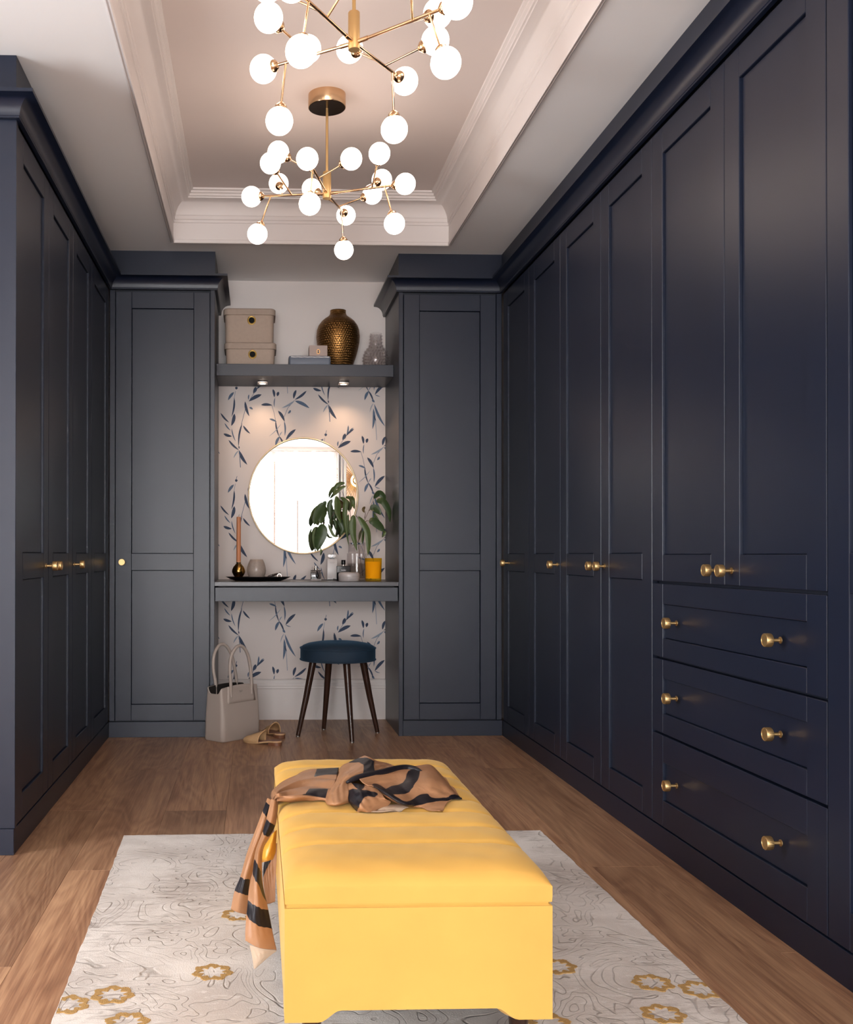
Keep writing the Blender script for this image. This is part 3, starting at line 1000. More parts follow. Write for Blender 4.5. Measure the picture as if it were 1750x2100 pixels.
CLEAR = thin_glass('clear_pressed_glass', (250, 249, 249))
NUB = thin_glass('glass_nubs', (252, 250, 251), 0.12, 0.14)
gv = thing('hobnail_vase', 'small clear hobnail glass vase at the right end of the shelf', 'vase', (0.672, 5.68, ZS))
gp = [(0.052, 0.003), (0.066, 0.02), (0.0725, 0.045), (0.0715, 0.072), (0.061, 0.100), (0.044, 0.122), (0.036, 0.140), (0.034, 0.165), (0.033, 0.205)]
lathe('glass_body', [(0.0, 0.0005), (0.050, 0.0005)] + gp + [(0.0305, 0.206), (0.031, 0.16), (0.034, 0.138), (0.042, 0.118), (0.058, 0.097), (0.068, 0.07), (0.069, 0.046), (0.062, 0.022), (0.045, 0.009), (0.0, 0.008)], CLEAR, gv, 40, cap0=False, cap1=False, smooth='all')
bm = bmesh.new()
zz_ = [0.016, 0.033, 0.050, 0.067, 0.084, 0.100, 0.116, 0.134, 0.152, 0.170, 0.188]
for i, z in enumerate(zz_):
    r = np.interp(z, [a[1] for a in gp], [a[0] for a in gp])
    n = max(8, int(2 * PI * r / 0.0175))
    for k in range(n):
        a = 2 * PI * (k + 0.5 * (i % 2)) / n
        bmesh.ops.create_icosphere(bm, subdivisions=1, radius=0.0066, matrix=Matrix.Translation((r * math.cos(a), r * math.sin(a), z)))
hb = bm_obj('hobnails', bm, NUB, gv, 'all')
hb['kind'] = 'stuff'

cs = thing('clutch_case', 'flat slate-blue leather case lying on the shelf', 'case', (0.2945, 5.618, ZS))
loops('case_body', [ring3(0.113, 0.048, 0.012, 0.0005), ring3(0.116, 0.05, 0.014, 0.004), ring3(0.116, 0.05, 0.014, 0.048), ring3(0.112, 0.047, 0.012, 0.0535), ring3(0.106, 0.042, 0.010, 0.055)], mat('slate_leather', (104, 112, 126), rough=0.5, bump=(90, 0.2, 0.0005)), cs)
zp = [(x, -0.0512 + 0.0004 * math.sin(x * 400), 0.0475 + 0.0006 * math.sin(x * 170)) for x in np.linspace(-0.104, 0.108, 40)]
tube('zip', zp, 0.0017, mat('steel_zip', (214, 210, 206), rough=0.35, metal=1.0), cs, 5)
jb = thing('jewellery_box', 'small pale mauve jewellery box on top of the slate case', 'box', (0.342, 5.62, ZS + 0.0555))
boxes('box_body', [((-0.0505, -0.04, 0.0), (0.0505, 0.04, 0.059))], mat('mauve_card', (172, 154, 146), rough=0.6), jb, bev=0.0015)
em = []
for k in range(25):
    a = 2 * PI * k / 24
    em.append((0.0075 * math.cos(a), -0.0405, 0.024 + 0.0075 * math.sin(a) + (0.0045 if math.sin(a) > 0 else -0.0045)))
tube('emblem_ring', em, 0.0012, GOLD, jb, 6, caps=False)
for dz in (0.0045, -0.0045):
    o = tube('emblem_dot', [(0.0, -0.0402, 0.024 + dz), (0.0, -0.0412, 0.024 + dz)], 0.0034, mat('emblem_brown', (58, 34, 26), rough=0.4), jb, 12)

# ------------------------------------------------------------------ things on the dressing table
tr_ = loops('catchall_tray', [[(0.115 * math.cos(a) if False else 0.128 * math.cos(a), 0.055 * math.sin(a), 0.0005) for a in np.linspace(0, 2 * PI, 48, endpoint=False)],
                             [(0.155 * math.cos(a), 0.072 * math.sin(a), 0.010) for a in np.linspace(0, 2 * PI, 48, endpoint=False)],
                             [(0.180 * math.cos(a), 0.088 * math.sin(a), 0.0225) for a in np.linspace(0, 2 * PI, 48, endpoint=False)],
                             [(0.176 * math.cos(a), 0.085 * math.sin(a), 0.0225) for a in np.linspace(0, 2 * PI, 48, endpoint=False)],
                             [(0.150 * math.cos(a), 0.070 * math.sin(a), 0.0125) for a in np.linspace(0, 2 * PI, 48, endpoint=False)]], BLACK, None, 60, loc=(0.012, 5.57, ZD))
tag(tr_, 'shallow oval black tray on the dressing table', 'tray')
ZT = ZD + 0.0135
ch = thing('candle_holder', 'polished brass ball candle holder on the black tray', 'candle holder', (-0.0955, 5.575, ZT))
lathe('brass_ball', [(0.0, 0.0005), (0.016, 0.0005), (0.018, 0.004), (0.028, 0.016), (0.0350, 0.030), (0.0362, 0.0375), (0.0372, 0.038), (0.0372, 0.0405), (0.0362, 0.041), (0.035, 0.049), (0.028, 0.064), (0.018, 0.075), (0.0145, 0.080)], GOLD, ch, 40, cap0=False, smooth=45)
lathe('drip_disc', [(0.004, 0.0800), (0.029, 0.0800), (0.029, 0.0812), (0.004, 0.0812)], CLEAR, ch, 32)
lathe('candle_cup', [(0.012, 0.0805), (0.013, 0.082), (0.0140, 0.088), (0.0125, 0.088)], GOLD, ch, 24)
cd = thing('taper_candle', 'tall caramel taper candle in the brass ball holder', 'candle', (-0.0955, 5.575, ZT + 0.0885))
lathe('wax', [(0.0120, 0.0003), (0.0126, 0.01), (0.0118, 0.247), (0.010, 0.2485), (0.002, 0.2475)], mat('caramel_wax', (196, 128, 88), rough=0.5), cd, 20)
tube('wick', [(0, 0, 0.2485), (0.001, 0, 0.256), (0.0025, 0, 0.262)], 0.0011, mat('wick_grey', (120, 110, 104), rough=0.8), cd, 6)
tm = lathe('frosted_tumbler', [(0.0, 0.0005), (0.034, 0.0005), (0.041, 0.006), (0.049, 0.024), (0.0525, 0.043), (0.0505, 0.062), (0.044, 0.084), (0.0345, 0.1035), (0.0325, 0.1035), (0.042, 0.083), (0.0485, 0.061), (0.0505, 0.043), (0.047, 0.025), (0.039, 0.009), (0.0, 0.007)], mat('mottled_frosted_glass', (205, 188, 176), rough=0.28, trans=0.45, var=(90, 0.22), bump=(120, 0.2, 0.001)), None, 40, loc=(0.0025, 5.562, ZT), cap0=False, cap1=False, smooth='all')
tag(tm, 'rounded mottled frosted glass tumbler on the black tray', 'tumbler')
jw = thing('hair_clip', 'dark jewelled hair clip lying on the black tray', 'hair clip', (0.098, 5.565, ZT + 0.001))
tube('clip_bar', [(-0.045, 0.0, 0.003), (-0.02, -0.003, 0.012), (0.008, 0.0, 0.020), (0.024, 0.002, 0.026)], [0.003, 0.006, 0.006, 0.003], mat('tortoise_dark', (48, 30, 26), rough=0.25), jw, 8)
for k in range(9):
    o = lathe('stone', [(0.0, -0.004), (0.004, 0.0), (0.0025, 0.003), (0.0, 0.0032)], [CLEAR if k % 2 else STEEL], jw, 8, cap0=False, cap1=False, loc=(-0.03 + 0.008 * k, -0.006, 0.012 + 0.0022 * k), smooth=False)
hoop = [(0.030 + 0.011 * math.cos(a), 0.0, 0.0125 + 0.011 * math.sin(a)) for a in np.linspace(0, 2 * PI, 25)]
tube('hoop', hoop, 0.0013, STEEL, jw, 6, caps=False)

THICK = mat('bottle_glass', (236, 234, 234), rough=0.02, trans=1.0)
# small clear scent bottle
b = thing('perfume_bottle', 'small square clear perfume bottle with a dark drop inside', 'perfume', (0.331, 5.60, ZD), group='perfume bottles on the dressing table')
loops('bottle_glass', [ring3(0.028, 0.015, 0.004, 0.0005), ring3(0.0295, 0.016, 0.004, 0.003), ring3(0.0295, 0.016, 0.004, 0.057), ring3(0.028, 0.0145, 0.004, 0.059)], THICK, b)
loops('perfume_liquid', [ring3(0.0245, 0.011, 0.003, 0.009), ring3(0.0245, 0.011, 0.003, 0.046)], mat('smoky_perfume', (116, 104, 104), rough=0.1, trans=0.4), b)
lathe('atomiser', [(0.0095, 0.059), (0.0095, 0.068), (0.007, 0.070), (0.007, 0.082), (0.0, 0.083)], STEEL, b, 16, cap1=False)
lathe('dark_drop', [(0.0, 0.012), (0.007, 0.018), (0.0085, 0.028), (0.004, 0.048), (0.0, 0.056)], BLACK, b, 14, cap0=False, cap1=False, loc=(0.006, -0.0125, 0))
st_ = lathe('loose_stopper', [(0.0, -0.008), (0.007, -0.005), (0.008, 0.001), (0.005, 0.008), (0.0, 0.009)], CLEAR, b, 12, cap0=False, cap1=False, loc=(-0.018, -0.004, 0.068))
# tall frosted bottle
b = thing('perfume_bottle', 'tall frosted white perfume bottle with a chunky clear cap', 'perfume', (0.4225, 5.63, ZD), group='perfume bottles on the dressing table')
loops('bottle_glass', [ring3(0.0275, 0.014, 0.003, 0.0005), ring3(0.0285, 0.015, 0.003, 0.003), ring3(0.0285, 0.015, 0.003, 0.117), ring3(0.0275, 0.014, 0.003, 0.119)], mat('frosted_white_glass', (212, 206, 204), rough=0.3, trans=0.25), b)
loops('foot', [ring3(0.0292, 0.0155, 0.003, 0.0006), ring3(0.0292, 0.0155, 0.003, 0.010)], THICK, b)
boxes('neck', [((-0.012, -0.008, 0.119), (0.012, 0.008, 0.126))], BLACK, b)
boxes('cap', [((-0.0235, -0.0135, 0.126), (0.0235, 0.0135, 0.146))], THICK, b, bev=0.002)
for j, (wj, zj) in enumerate(((0.014, 0.100), (0.010, 0.095))):
    boxes('faint_print', [((-wj, -0.0154, zj), (wj, -0.0150, zj + 0.0012))], mat('faint_print_grey', (176, 170, 168), rough=0.5), b)
# dark blue-black bottle
b = thing('perfume_bottle', 'black square perfume bottle with white lettering behind the grey compact', 'perfume', (0.482, 5.585, ZD), group='perfume bottles on the dressing table')
boxes('bottle_glass', [((-0.0385, -0.015, 0.0005), (0.0385, 0.015, 0.082))], mat('blue_black_glass', (16, 18, 24), rough=0.06, coat=0.5), b, bev=0.003, seg=2)
lathe('collar', [(0.008, 0.0825), (0.008, 0.0885)], STEEL, b, 16)
lathe('cap', [(0.0115, 0.0885), (0.0118, 0.090), (0.0118, 0.113), (0.011, 0.1145)], BLACK, b, 24)
fc = bpy.data.curves.new('lettering', 'FONT')
fc.body = 'BLEU'
fc.size = 0.0115
fc.align_x = 'CENTER'
fc.extrude = 0.0002
fo = bpy.data.objects.new('lettering', fc)
COL.objects.link(fo)
fo.parent = b
fo.location = (0.0, -0.01525, 0.054)
fo.rotation_euler = (PI / 2, 0, 0)
bpy.context.view_layer.update()
lme = bpy.data.meshes.new_from_object(fo.evaluated_get(bpy.context.evaluated_depsgraph_get()))
bpy.data.objects.remove(fo)
fo = link('lettering', lme, None, b)
lme.materials.clear()
lme.materials.append(mat('white_lettering', (226, 226, 230), rough=0.5))
fo.location = (0.0, -0.01525, 0.054)
fo.rotation_euler = (PI / 2, 0, 0)
# compact
b = thing('powder_compact', 'round pearl-grey powder compact in front of the black bottle', 'compact', (0.506, 5.50, ZD))
lathe('base', [(0.0, 0.0005), (0.0555, 0.0005), (0.0575, 0.003), (0.0575, 0.0262)], mat('pearl_grey', (178, 170, 168), rough=0.35), b, 48, cap0=False)
lathe('lid', [(0.0582, 0.0268), (0.0582, 0.036), (0.0555, 0.043), (0.046, 0.0475), (0.0, 0.049)], mat('pearl_grey_lid', (186, 178, 176), rough=0.22), b, 48, cap1=False)
# amber candle glass
b = thing('amber_candle', 'amber glass candle jar at the right end of the dressing table', 'candle', (0.638, 5.50, ZD))
AMB = bpy.data.materials.new('amber_frosted_glass')
AMB.use_nodes = True
nt = AMB.node_tree
nt.nodes.remove(nt.nodes['Principled BSDF'])
n_t = nt.nodes.new('ShaderNodeBsdfTransparent')
n_t.inputs[0].default_value = lin(255, 244, 150)
n_d = nt.nodes.new('ShaderNodeBsdfTranslucent')
n_d.inputs[0].default_value = lin(250, 208, 84)
n_e = nt.nodes.new('ShaderNodeBsdfDiffuse')
n_e.inputs[0].default_value = lin(244, 192, 62)
n_m = nt.nodes.new('ShaderNodeMixShader')
n_m.inputs[0].default_value = 0.5
nt.links.new(n_d.outputs[0], n_m.inputs[1])
nt.links.new(n_e.outputs[0], n_m.inputs[2])
n_o = nt.nodes.new('ShaderNodeMixShader')
n_o.inputs[0].default_value = 0.22
nt.links.new(n_t.outputs[0], n_o.inputs[1])
nt.links.new(n_m.outputs[0], n_o.inputs[2])
nt.links.new(n_o.outputs[0], nt.nodes['Material Output'].inputs[0])
lathe('jar', [(0.0, 0.0005), (0.040, 0.0005), (0.0435, 0.004), (0.0465, 0.125), (0.0445, 0.125), (0.0412, 0.014), (0.0, 0.013)], AMB, b, 40, cap0=False, cap1=False, smooth=40)
lathe('wax', [(0.0, 0.0145), (0.0405, 0.0145), (0.0432, 0.106), (0.0, 0.106)], mat('yellow_wax', (255, 214, 84), rough=0.5), b, 32, cap0=False, cap1=False)
tube('wick', [(0, 0, 0.106), (0, 0, 0.116)], 0.001, BLACK, b, 6)
# ribbed glass vase
b = thing('ribbed_vase', 'clear ribbed glass vase holding the eucalyptus, behind the amber candle', 'vase', (0.567, 5.69, ZD))


def ribbed(r0, z0, z1, nr=48, amp=0.0009, inner=0.0035):
    v, f = [], []
    sg = nr * 4
    rows = [(r0 - 0.002, z0), (r0, z0 + 0.003), (r0, z1), (r0 - inner * 0.5, z1 + 0.001), (r0 - inner, z1), (r0 - inner, z0 + 0.010)]
    for i, (r, z) in enumerate(rows):
        for k in range(sg):
            a = 2 * PI * k / sg
            rr = r + (amp * math.cos(nr * a) if i in (1, 2) else 0)
            v.append((rr * math.cos(a), rr * math.sin(a), z))
    for i in range(len(rows) - 1):
        for k in range(sg):
            k2 = (k + 1) % sg
            f.append((i * sg + k, i * sg + k2, (i + 1) * sg + k2, (i + 1) * sg + k))
    f.append(tuple(range(sg - 1, -1, -1)))
    f.append(tuple((len(rows) - 1) * sg + k for k in range(sg)))
    return v, f


vv, ff = ribbed(0.0545, 0.0005, 0.150)
pd_obj('lower_glass', vv, ff, CLEAR, b, 30)
vv, ff = ribbed(0.047, 0.151, 0.2115)
pd_obj('neck_glass', vv, ff, CLEAR, b, 30)
lathe('water', [(0.0, 0.012), (0.0500, 0.012), (0.0500, 0.094), (0.0, 0.094)], thin_glass('water', (246, 247, 246)), b, 40, cap0=False, cap1=False)

# eucalyptus
LEAF = mat('eucalyptus_leaf', (82, 98, 54), rough=0.45, var=(40, 0.25))
LEAFD = mat('eucalyptus_leaf_dark', (62, 80, 48), rough=0.4, var=(40, 0.3))
LEAFB = mat('eucalyptus_leaf_brown', (98, 82, 48), rough=0.5, var=(40, 0.25))
eu = thing('eucalyptus_stem', 'leafy dark green eucalyptus branch spilling in front of the mirror', 'plant', (0.567, 5.69, ZD + 0.02))
E0 = Vector((0.567, 5.69, ZD + 0.02))
LEAVES = [([(0.5,1.359),(0.464,1.351),(0.442,1.323),(0.434,1.288)],0.0219,5.7),([(0.506,1.343),(0.478,1.33),(0.456,1.308),(0.437,1.286)],0.0189,5.72),([(0.445,1.28),(0.451,1.234),(0.452,1.188),(0.471,1.129)],0.0324,5.62),([(0.421,1.261),(0.406,1.233),(0.407,1.187),(0.412,1.125)],0.0262,5.6),([(0.391,1.255),(0.357,1.202),(0.332,1.158),(0.326,1.121)],0.0404,5.66),([(0.372,1.25),(0.347,1.222),(0.331,1.191),(0.325,1.159)],0.0157,5.7),([(0.471,1.275),(0.499,1.251),(0.496,1.188),(0.499,1.126),(0.517,1.002)],0.0263,5.64),([(0.539,1.285),(0.548,1.254),(0.555,1.21)],0.0235,5.7),([(0.539,1.174),(0.535,1.125),(0.538,1.063),(0.56,0.971)],0.0354,5.6),([(0.518,1.181),(0.515,1.143),(0.518,1.096),(0.521,1.065)],0.0156,5.68),([(0.365,1.125),(0.365,1.079),(0.347,1.023),(0.338,0.974)],0.0615,5.6),([(0.332,1.111),(0.32,1.065),(0.323,1.018),(0.329,0.981)],0.0155,5.66),([(0.405,1.127),(0.417,1.096),(0.436,1.062),(0.464,1.058)],0.0156,5.67),([(0.438,1.159),(0.451,1.128),(0.449,1.097)],0.0157,5.7),([(0.463,1.159),(0.482,1.128),(0.491,1.097),(0.473,1.062)],0.0345,5.7),([(0.484,1.122),(0.506,1.097),(0.509,1.072)],0.0251,5.72),([(0.559,1.163),(0.584,1.126),(0.608,1.077),(0.614,1.001),(0.611,0.949)],0.0304,5.53),([(0.612,1.225),(0.603,1.209),(0.609,1.19)],0.0156,5.68),([(0.661,1.272),(0.691,1.301),(0.716,1.284),(0.726,1.259)],0.0312,5.68),([(0.666,1.252),(0.7,1.249),(0.731,1.199),(0.743,1.134)],0.0369,5.6),([(0.639,1.207),(0.658,1.216),(0.683,1.198),(0.695,1.176)],0.0403,5.64),([(0.63,1.139),(0.658,1.139),(0.695,1.108),(0.717,1.083)],0.0465,5.64),([(0.662,1.191),(0.681,1.159),(0.709,1.109),(0.722,1.075)],0.0172,5.7),([(0.728,1.09),(0.723,1.071),(0.709,1.053)],0.0157,5.7),([(0.595,1.097),(0.586,1.065),(0.58,1.034)],0.0141,5.7),([(0.603,1.096),(0.6,1.049),(0.595,1.012)],0.014,5.68),([(0.471,1.266),(0.493,1.24),(0.48,1.215)],0.019,5.75),([(0.438,1.212),(0.448,1.177),(0.438,1.151)],0.0252,5.74),([(0.48,1.199),(0.496,1.171),(0.483,1.142)],0.0284,5.75),([(0.507,1.281),(0.532,1.274),(0.539,1.243),(0.535,1.205)],0.0189,5.73),([(0.357,0.996),(0.36,0.971),(0.356,0.949)],0.0086,5.62),([(0.392,1.229),(0.382,1.191),(0.366,1.15),(0.37,1.128)],0.0345,5.71),([(0.492,1.133),(0.511,1.104),(0.53,1.072)],0.0189,5.74)]
STEMS = [[(0.599,0.836),(0.585,0.952),(0.572,1.009),(0.56,1.052),(0.531,1.128),(0.506,1.184),(0.463,1.222),(0.422,1.228)],[(0.574,1.021),(0.588,1.081),(0.61,1.147),(0.635,1.203),(0.662,1.272)],[(0.56,1.052),(0.538,1.128),(0.528,1.222),(0.535,1.278),(0.507,1.347)],[(0.463,1.222),(0.437,1.184),(0.406,1.14),(0.374,1.131)],[(0.61,1.137),(0.626,1.147),(0.638,1.143)],[(0.635,1.203),(0.642,1.208),(0.646,1.209)],[(0.61,1.159),(0.615,1.184),(0.613,1.203)],[(0.563,1.175),(0.579,1.15)]]


def leaf(pts, wmax, Y, m, k):
    C = catmull([(x, z) for x, z in pts], 6)
    n = len(C)
    v, f = [], []
    rng = random.Random(k * 13 + 5)
    tw, bow = rng.uniform(-0.7, 0.7), rng.uniform(-0.02, 0.02)
    for i, c in enumerate(C):
        t = i / (n - 1)
        d = C[min(i + 1, n - 1)] - C[max(i - 1, 0)]
        d = d / max(np.hypot(*d), 1e-6)
        nn = np.array((-d[1], d[0]))
        w = 0.5 * wmax * max(0.02, (t + 0.01) ** 0.55 * max(0.0, 1 - t) ** 0.8 / 0.385)
        for s in (-1, -0.5, 0, 0.5, 1):
            q = c + nn * w * s
            v.append((q[0] - E0.x, Y + bow * math.sin(PI * t) + s * w * tw - 0.18 * wmax * (1 - abs(s)) * (1 if k % 2 else -1) - E0.y, q[1] - E0.z))
    for i in range(n - 1):
        for j in range(4):
            a = i * 5 + j
            f.append((a, a + 1, a + 6, a + 5))
    o = pd_obj('leaf', v, f, m, eu, 'all')
    return o


for k, (pts, wmax, Y) in enumerate(LEAVES):
    leaf(pts, wmax, min(Y, 5.80), LEAFB if k in (17, 26, 28) else (LEAFD if k in (3, 4, 10, 13, 14, 18, 19, 20, 21, 27) else LEAF), k)
STEMM = mat('reddish_stem', (98, 66, 50), rough=0.5)
for s in STEMS:
    pts = [(x - E0.x, 5.69 - E0.y + 0.004 * math.sin(i), z - E0.z) for i, (x, z) in enumerate(s)]
    n = len(pts)
    cc = catmull(pts, 5)
    tube('twig', [tuple(c) for c in cc], [0.0021 - 0.0012 * i / len(cc) for i in range(len(cc))], STEMM, eu, 6)

# ------------------------------------------------------------------ stool
VELB = mat('teal_navy_velvet', (20, 42, 60), rough=0.75, sheen=0.5, sheen_tint=(70, 110, 140), var=(14, 0.2))
stl = thing('velvet_stool', 'round dark teal velvet stool on four dark turned legs', 'stool', (0.433, 5.353, 0))
lathe('seat', [(0.0, 0.398), (0.19, 0.398), (0.196, 0.400), (0.1985, 0.408), (0.1985, 0.458), (0.196, 0.466), (0.185, 0.476), (0.160, 0.486), (0.115, 0.494), (0.06, 0.4965), (0.02, 0.494), (0.0, 0.492)], VELB, stl, 64, cap0=False, cap1=False, smooth=60)
for z in (0.4035, 0.4635):
    ring = [(0.1985 * math.cos(a), 0.1985 * math.sin(a), z) for a in np.linspace(0, 2 * PI, 65)]
    tube('piping', ring, 0.0042, VELB, stl, 6, caps=False)
for fx, fy in ((0.2207, 5.318), (0.371, 5.5346), (0.4884, 5.1419), (0.6508, 5.4174)):
    a = Vector((fx - 0.433, fy - 5.353, 0.0))
    lg = tube('leg', [tuple(a * 0.62 + Vector((0, 0, 0.399))), tuple(a * 0.80 + Vector((0, 0, 0.2))), tuple(a + Vector((0, 0, 0.006)))], [0.0195, 0.0160, 0.0115], DARKWOOD, stl, 18)
    lathe('foot_glide', [(0.0095, 0.0), (0.0115, 0.001), (0.0115, 0.006)], mat('steel_glide', (170, 168, 165), rough=0.35, metal=1.0), lg, 14, loc=tuple(a))

# ------------------------------------------------------------------ handbag
BAGM = mat('grey_taupe_leather', (172, 160, 151), rough=0.45, bump=(240, 0.15, 0.0006))
BAGD = mat('bag_lining', (30, 26, 24), rough=0.9)
BX, BY = -0.165 + 0.695 * 0.135 - 0.719 * 0.07, 5.150 + 0.719 * 0.135 + 0.695 * 0.07
bag = thing('handbag', 'grey-taupe leather handbag with two tall handles against the left cabinet', 'handbag', (BX, BY, 0), math.radians(46))


def bagring(hx, hy, r, z, top=0.0, shift=0.0):
    out = []
    for x, y in rrect(hx, hy, r, 5):
        dip = max(0.0, (abs(x) - hx * 0.80) / (hx * 0.20))
        mid = 1 - abs(x) / hx
        out.append((x, y + shift, z + top * (0.012 * mid - 0.030 * min(1, dip) * (1 if abs(y) < hy * 0.99 else 0.25))))
    return out


# subdivide the straight sides so the rim can dip at the gussets
def dens(R, n=5):
    o = []
    for i, p in enumerate(R):
        q = R[(i + 1) % len(R)]
        L = math.dist(p, q)
        k = n if L > 0.03 else 1
        for j in range(k):
            t = j / k
            o.append(tuple(p[a] + (q[a] - p[a]) * t for a in range(3)))
    return o


def brim(hx, hy, r, z, sh):
    R = dens([(x, y, z) for x, y in rrect(hx, hy, r, 5)], 9)
    o = []
    for x, y, zz in R:
        side = max(0.0, 1 - abs(y) / (hy * 0.98)) if abs(x) > hx * 0.93 else 0.0
        o.append((x, y + sh, zz + 0.010 * (1 - (x / hx) ** 2) - 0.030 * min(1, side * 2.5)))
    return o


body = [dens(ring3(0.133, 0.067, 0.018, 0.0005, 5), 9), dens(ring3(0.139, 0.073, 0.022, 0.008, 5), 9), dens(ring3(0.139, 0.071, 0.022, 0.10, 5), 9), dens(ring3(0.136, 0.062, 0.016, 0.19, 5), 9), brim(0.134, 0.053, 0.010, 0.272, 0.0),
        brim(0.130, 0.049, 0.008, 0.272, 0.0)]
loops('bag_body', body, BAGM, bag, 50, cap1=False)
loops('bag_lining', [[(x * 0.995, y * 0.99, z - 0.001) for x, y, z in brim(0.130, 0.049, 0.008, 0.272, 0.0)], dens(ring3(0.130, 0.055, 0.012, 0.17, 5), 9)], BAGD, bag, 50, cap0=False, cap1=True)


def fy(z):
    return -0.071 + (z - 0.10) / 0.09 * 0.009 if z < 0.19 else -0.062 + (z - 0.19) / 0.082 * 0.009


v, f = [], []
nx, nz = 12, 6
for j in range(nz + 1):
    for i in range(nx + 1):
        u = i / nx
        t = j / nz
        x = (-0.098 + 0.010 * t) + u * (0.205 - 0.02 * t)
        z = 0.193 + 0.085 * t + 0.006 * t * (1 - (2 * u - 1) ** 2)
        v.append((x, fy(z) - 0.0022, z))
for j in range(nz):
    for i in range(nx):
        a = j * (nx + 1) + i
        f.append((a, a + 1, a + nx + 2, a + nx + 1))
yo = pd_obj('front_yoke', v, f, BAGM, bag, 'all')
sm = yo.modifiers.new('thick', 'SOLIDIFY')
sm.thickness = 0.0018
sm.offset = -1
for sy in (-1, 1):
    yb = -0.0585 if sy < 0 else 0.0545
    hp = [(-0.066, yb - sy * 0.0 + (0.0 if sy < 0 else 0), 0.222), (-0.070, yb, 0.285), (-0.082, yb + 0.004 * sy, 0.36), (-0.076, yb + 0.006 * sy, 0.43), (-0.040, yb + 0.008 * sy, 0.478), (0.005, yb + 0.008 * sy, 0.480), (0.046, yb + 0.006 * sy, 0.435), (0.070, yb + 0.003 * sy, 0.36), (0.082, yb, 0.285), (0.084, yb, 0.228)]
    cc = catmull(hp, 6)
    n = len(cc)
    rad = [0.0052 if (i < 5 or i > n - 6) else 0.0085 for i in range(n)]
    tube('handle', [tuple(c) for c in cc], rad, BAGM, bag, 10)
for j, wj in enumerate((0.011, 0.007)):
    boxes('stamp', [((0.002 - wj, -0.0585 - 0.0035, 0.251 - 0.005 * j), (0.002 + wj, -0.0585 - 0.0008, 0.2528 - 0.005 * j))], mat('stamp_grey', (128, 118, 110), rough=0.6), bag)
for px in (-0.115, 0.115):
    for py in (-0.05, 0.05):
        lathe('stud_foot', [(0.0055, 0.0), (0.006, 0.001), (0.004, 0.004)], STEEL, bag, 12, loc=(px, py, -0.0006 + 0.0006))

# ------------------------------------------------------------------ mules
TANW = mat('tan_woven_leather', (196, 160, 118), rough=0.5, bump=(420, 0.5, 0.001), var=(300, 0.18))
INS = mat('insole_rosy_brown', (158, 120, 104), rough=0.6)
HEEL = mat('stacked_heel', (122, 80, 58), rough=0.4)


def mule(label, heel, ang):
    t = thing('mule', label, 'shoe', (heel[0], heel[1], 0), ang, group='pair of tan mules')
    Lf = 0.232
    N = 26

    def half(tt):      # half width of the footprint along 0..1
        return np.interp(tt, [0, 0.04, 0.12, 0.35, 0.62, 0.75, 0.88, 0.96, 1.0], [0.006, 0.020, 0.029, 0.027, 0.037, 0.0385, 0.031, 0.018, 0.004])

    def bed(tt):
        return np.interp(tt, [0, 0.25, 0.55, 0.8, 1.0], [0.0245, 0.022, 0.009, 0.007, 0.010])

    def plate(name, z0, z1, sc, m):
        v, f = [], []
        for i in range(N + 1):
            tt = i / N
            x = Lf * tt
            w = half(tt) * sc
            for s, dz in ((-1, z0), (1, z0), (1, z1), (-1, z1)):
                v.append((x, s * w, bed(tt) + dz))
        for i in range(N):
            for k in range(4):
                k2 = (k + 1) % 4
                f.append((i * 4 + k, i * 4 + k2, i * 4 + 4 + k2, i * 4 + 4 + k))
        f += [(3, 2, 1, 0), tuple(N * 4 + k for k in range(4))]
        return pd_obj(name, v, f, m, t, 40)
    plate('sole', -0.0065, 0.0, 1.0, TANW)
    plate('insole', 0.0, 0.0015, 0.93, INS)
    # heel block
    v, f = [], []
    for tt in np.linspace(0.015, 0.27, 9):
        x = Lf * tt
        w = half(tt) * 0.95
        zt = bed(tt) - 0.0065
        for s, z in ((-1, 0.0005), (1, 0.0005), (1, zt), (-1, zt)):
            v.append((x, s * w, z))
    for i in range(8):
        for k in range(4):
            k2 = (k + 1) % 4
            f.append((i * 4 + k, i * 4 + k2, i * 4 + 4 + k2, i * 4 + 4 + k))
    f += [(3, 2, 1, 0), tuple(32 + k for k in range(4))]
    pd_obj('heel', v, f, HEEL, t, 40)
    # closed-toe upper
    v, f = [], []
    A, B = 18, 12
    for i in range(A + 1):
        t0 = i / A
        for j in range(B + 1):
            th = PI * j / B
            back = 0.42 + 0.10 * math.sin(th) ** 2 * -1.0 + 0.10
            tt = back + (0.995 - back) * t0
            w = half(tt) * 1.02
            hgt = np.interp(tt, [0.4, 0.55, 0.75, 0.9, 1.0], [0.060, 0.054, 0.040, 0.026, 0.010])
            v.append((Lf * tt, -w * math.cos(th), bed(tt) - 0.004 + hgt * math.sin(th) ** 0.7))
    for i in range(A):
        for j in range(B):
            a = i * (B + 1) + j
            f.append((a, a + 1, a + B + 2, a + B + 1))
    up = pd_obj('upper', v, f, [TANW, INS], t, 'all')
    sm = up.modifiers.new('thick', 'SOLIDIFY')
    sm.thickness = 0.0022
    sm.offset = 1
    sm.material_offset = 0
    edge = [v[j] for j in range(B + 1)]
    tube('edge_binding', edge, 0.0022, mat('tan_binding', (206, 164, 120), rough=0.4), t, 6)
    boxes('buckle', [((Lf * 0.50, -0.018, 0.066), (Lf * 0.56, 0.006, 0.0685))], GOLD, t, bev=0.0006)
    return t


mule('tan woven mule lying nearer the camera, toe towards the handbag', (0.128, 5.068), math.radians(145))
mule('tan woven mule behind its partner, heel towards the stool', (0.136, 5.265), math.radians(108))

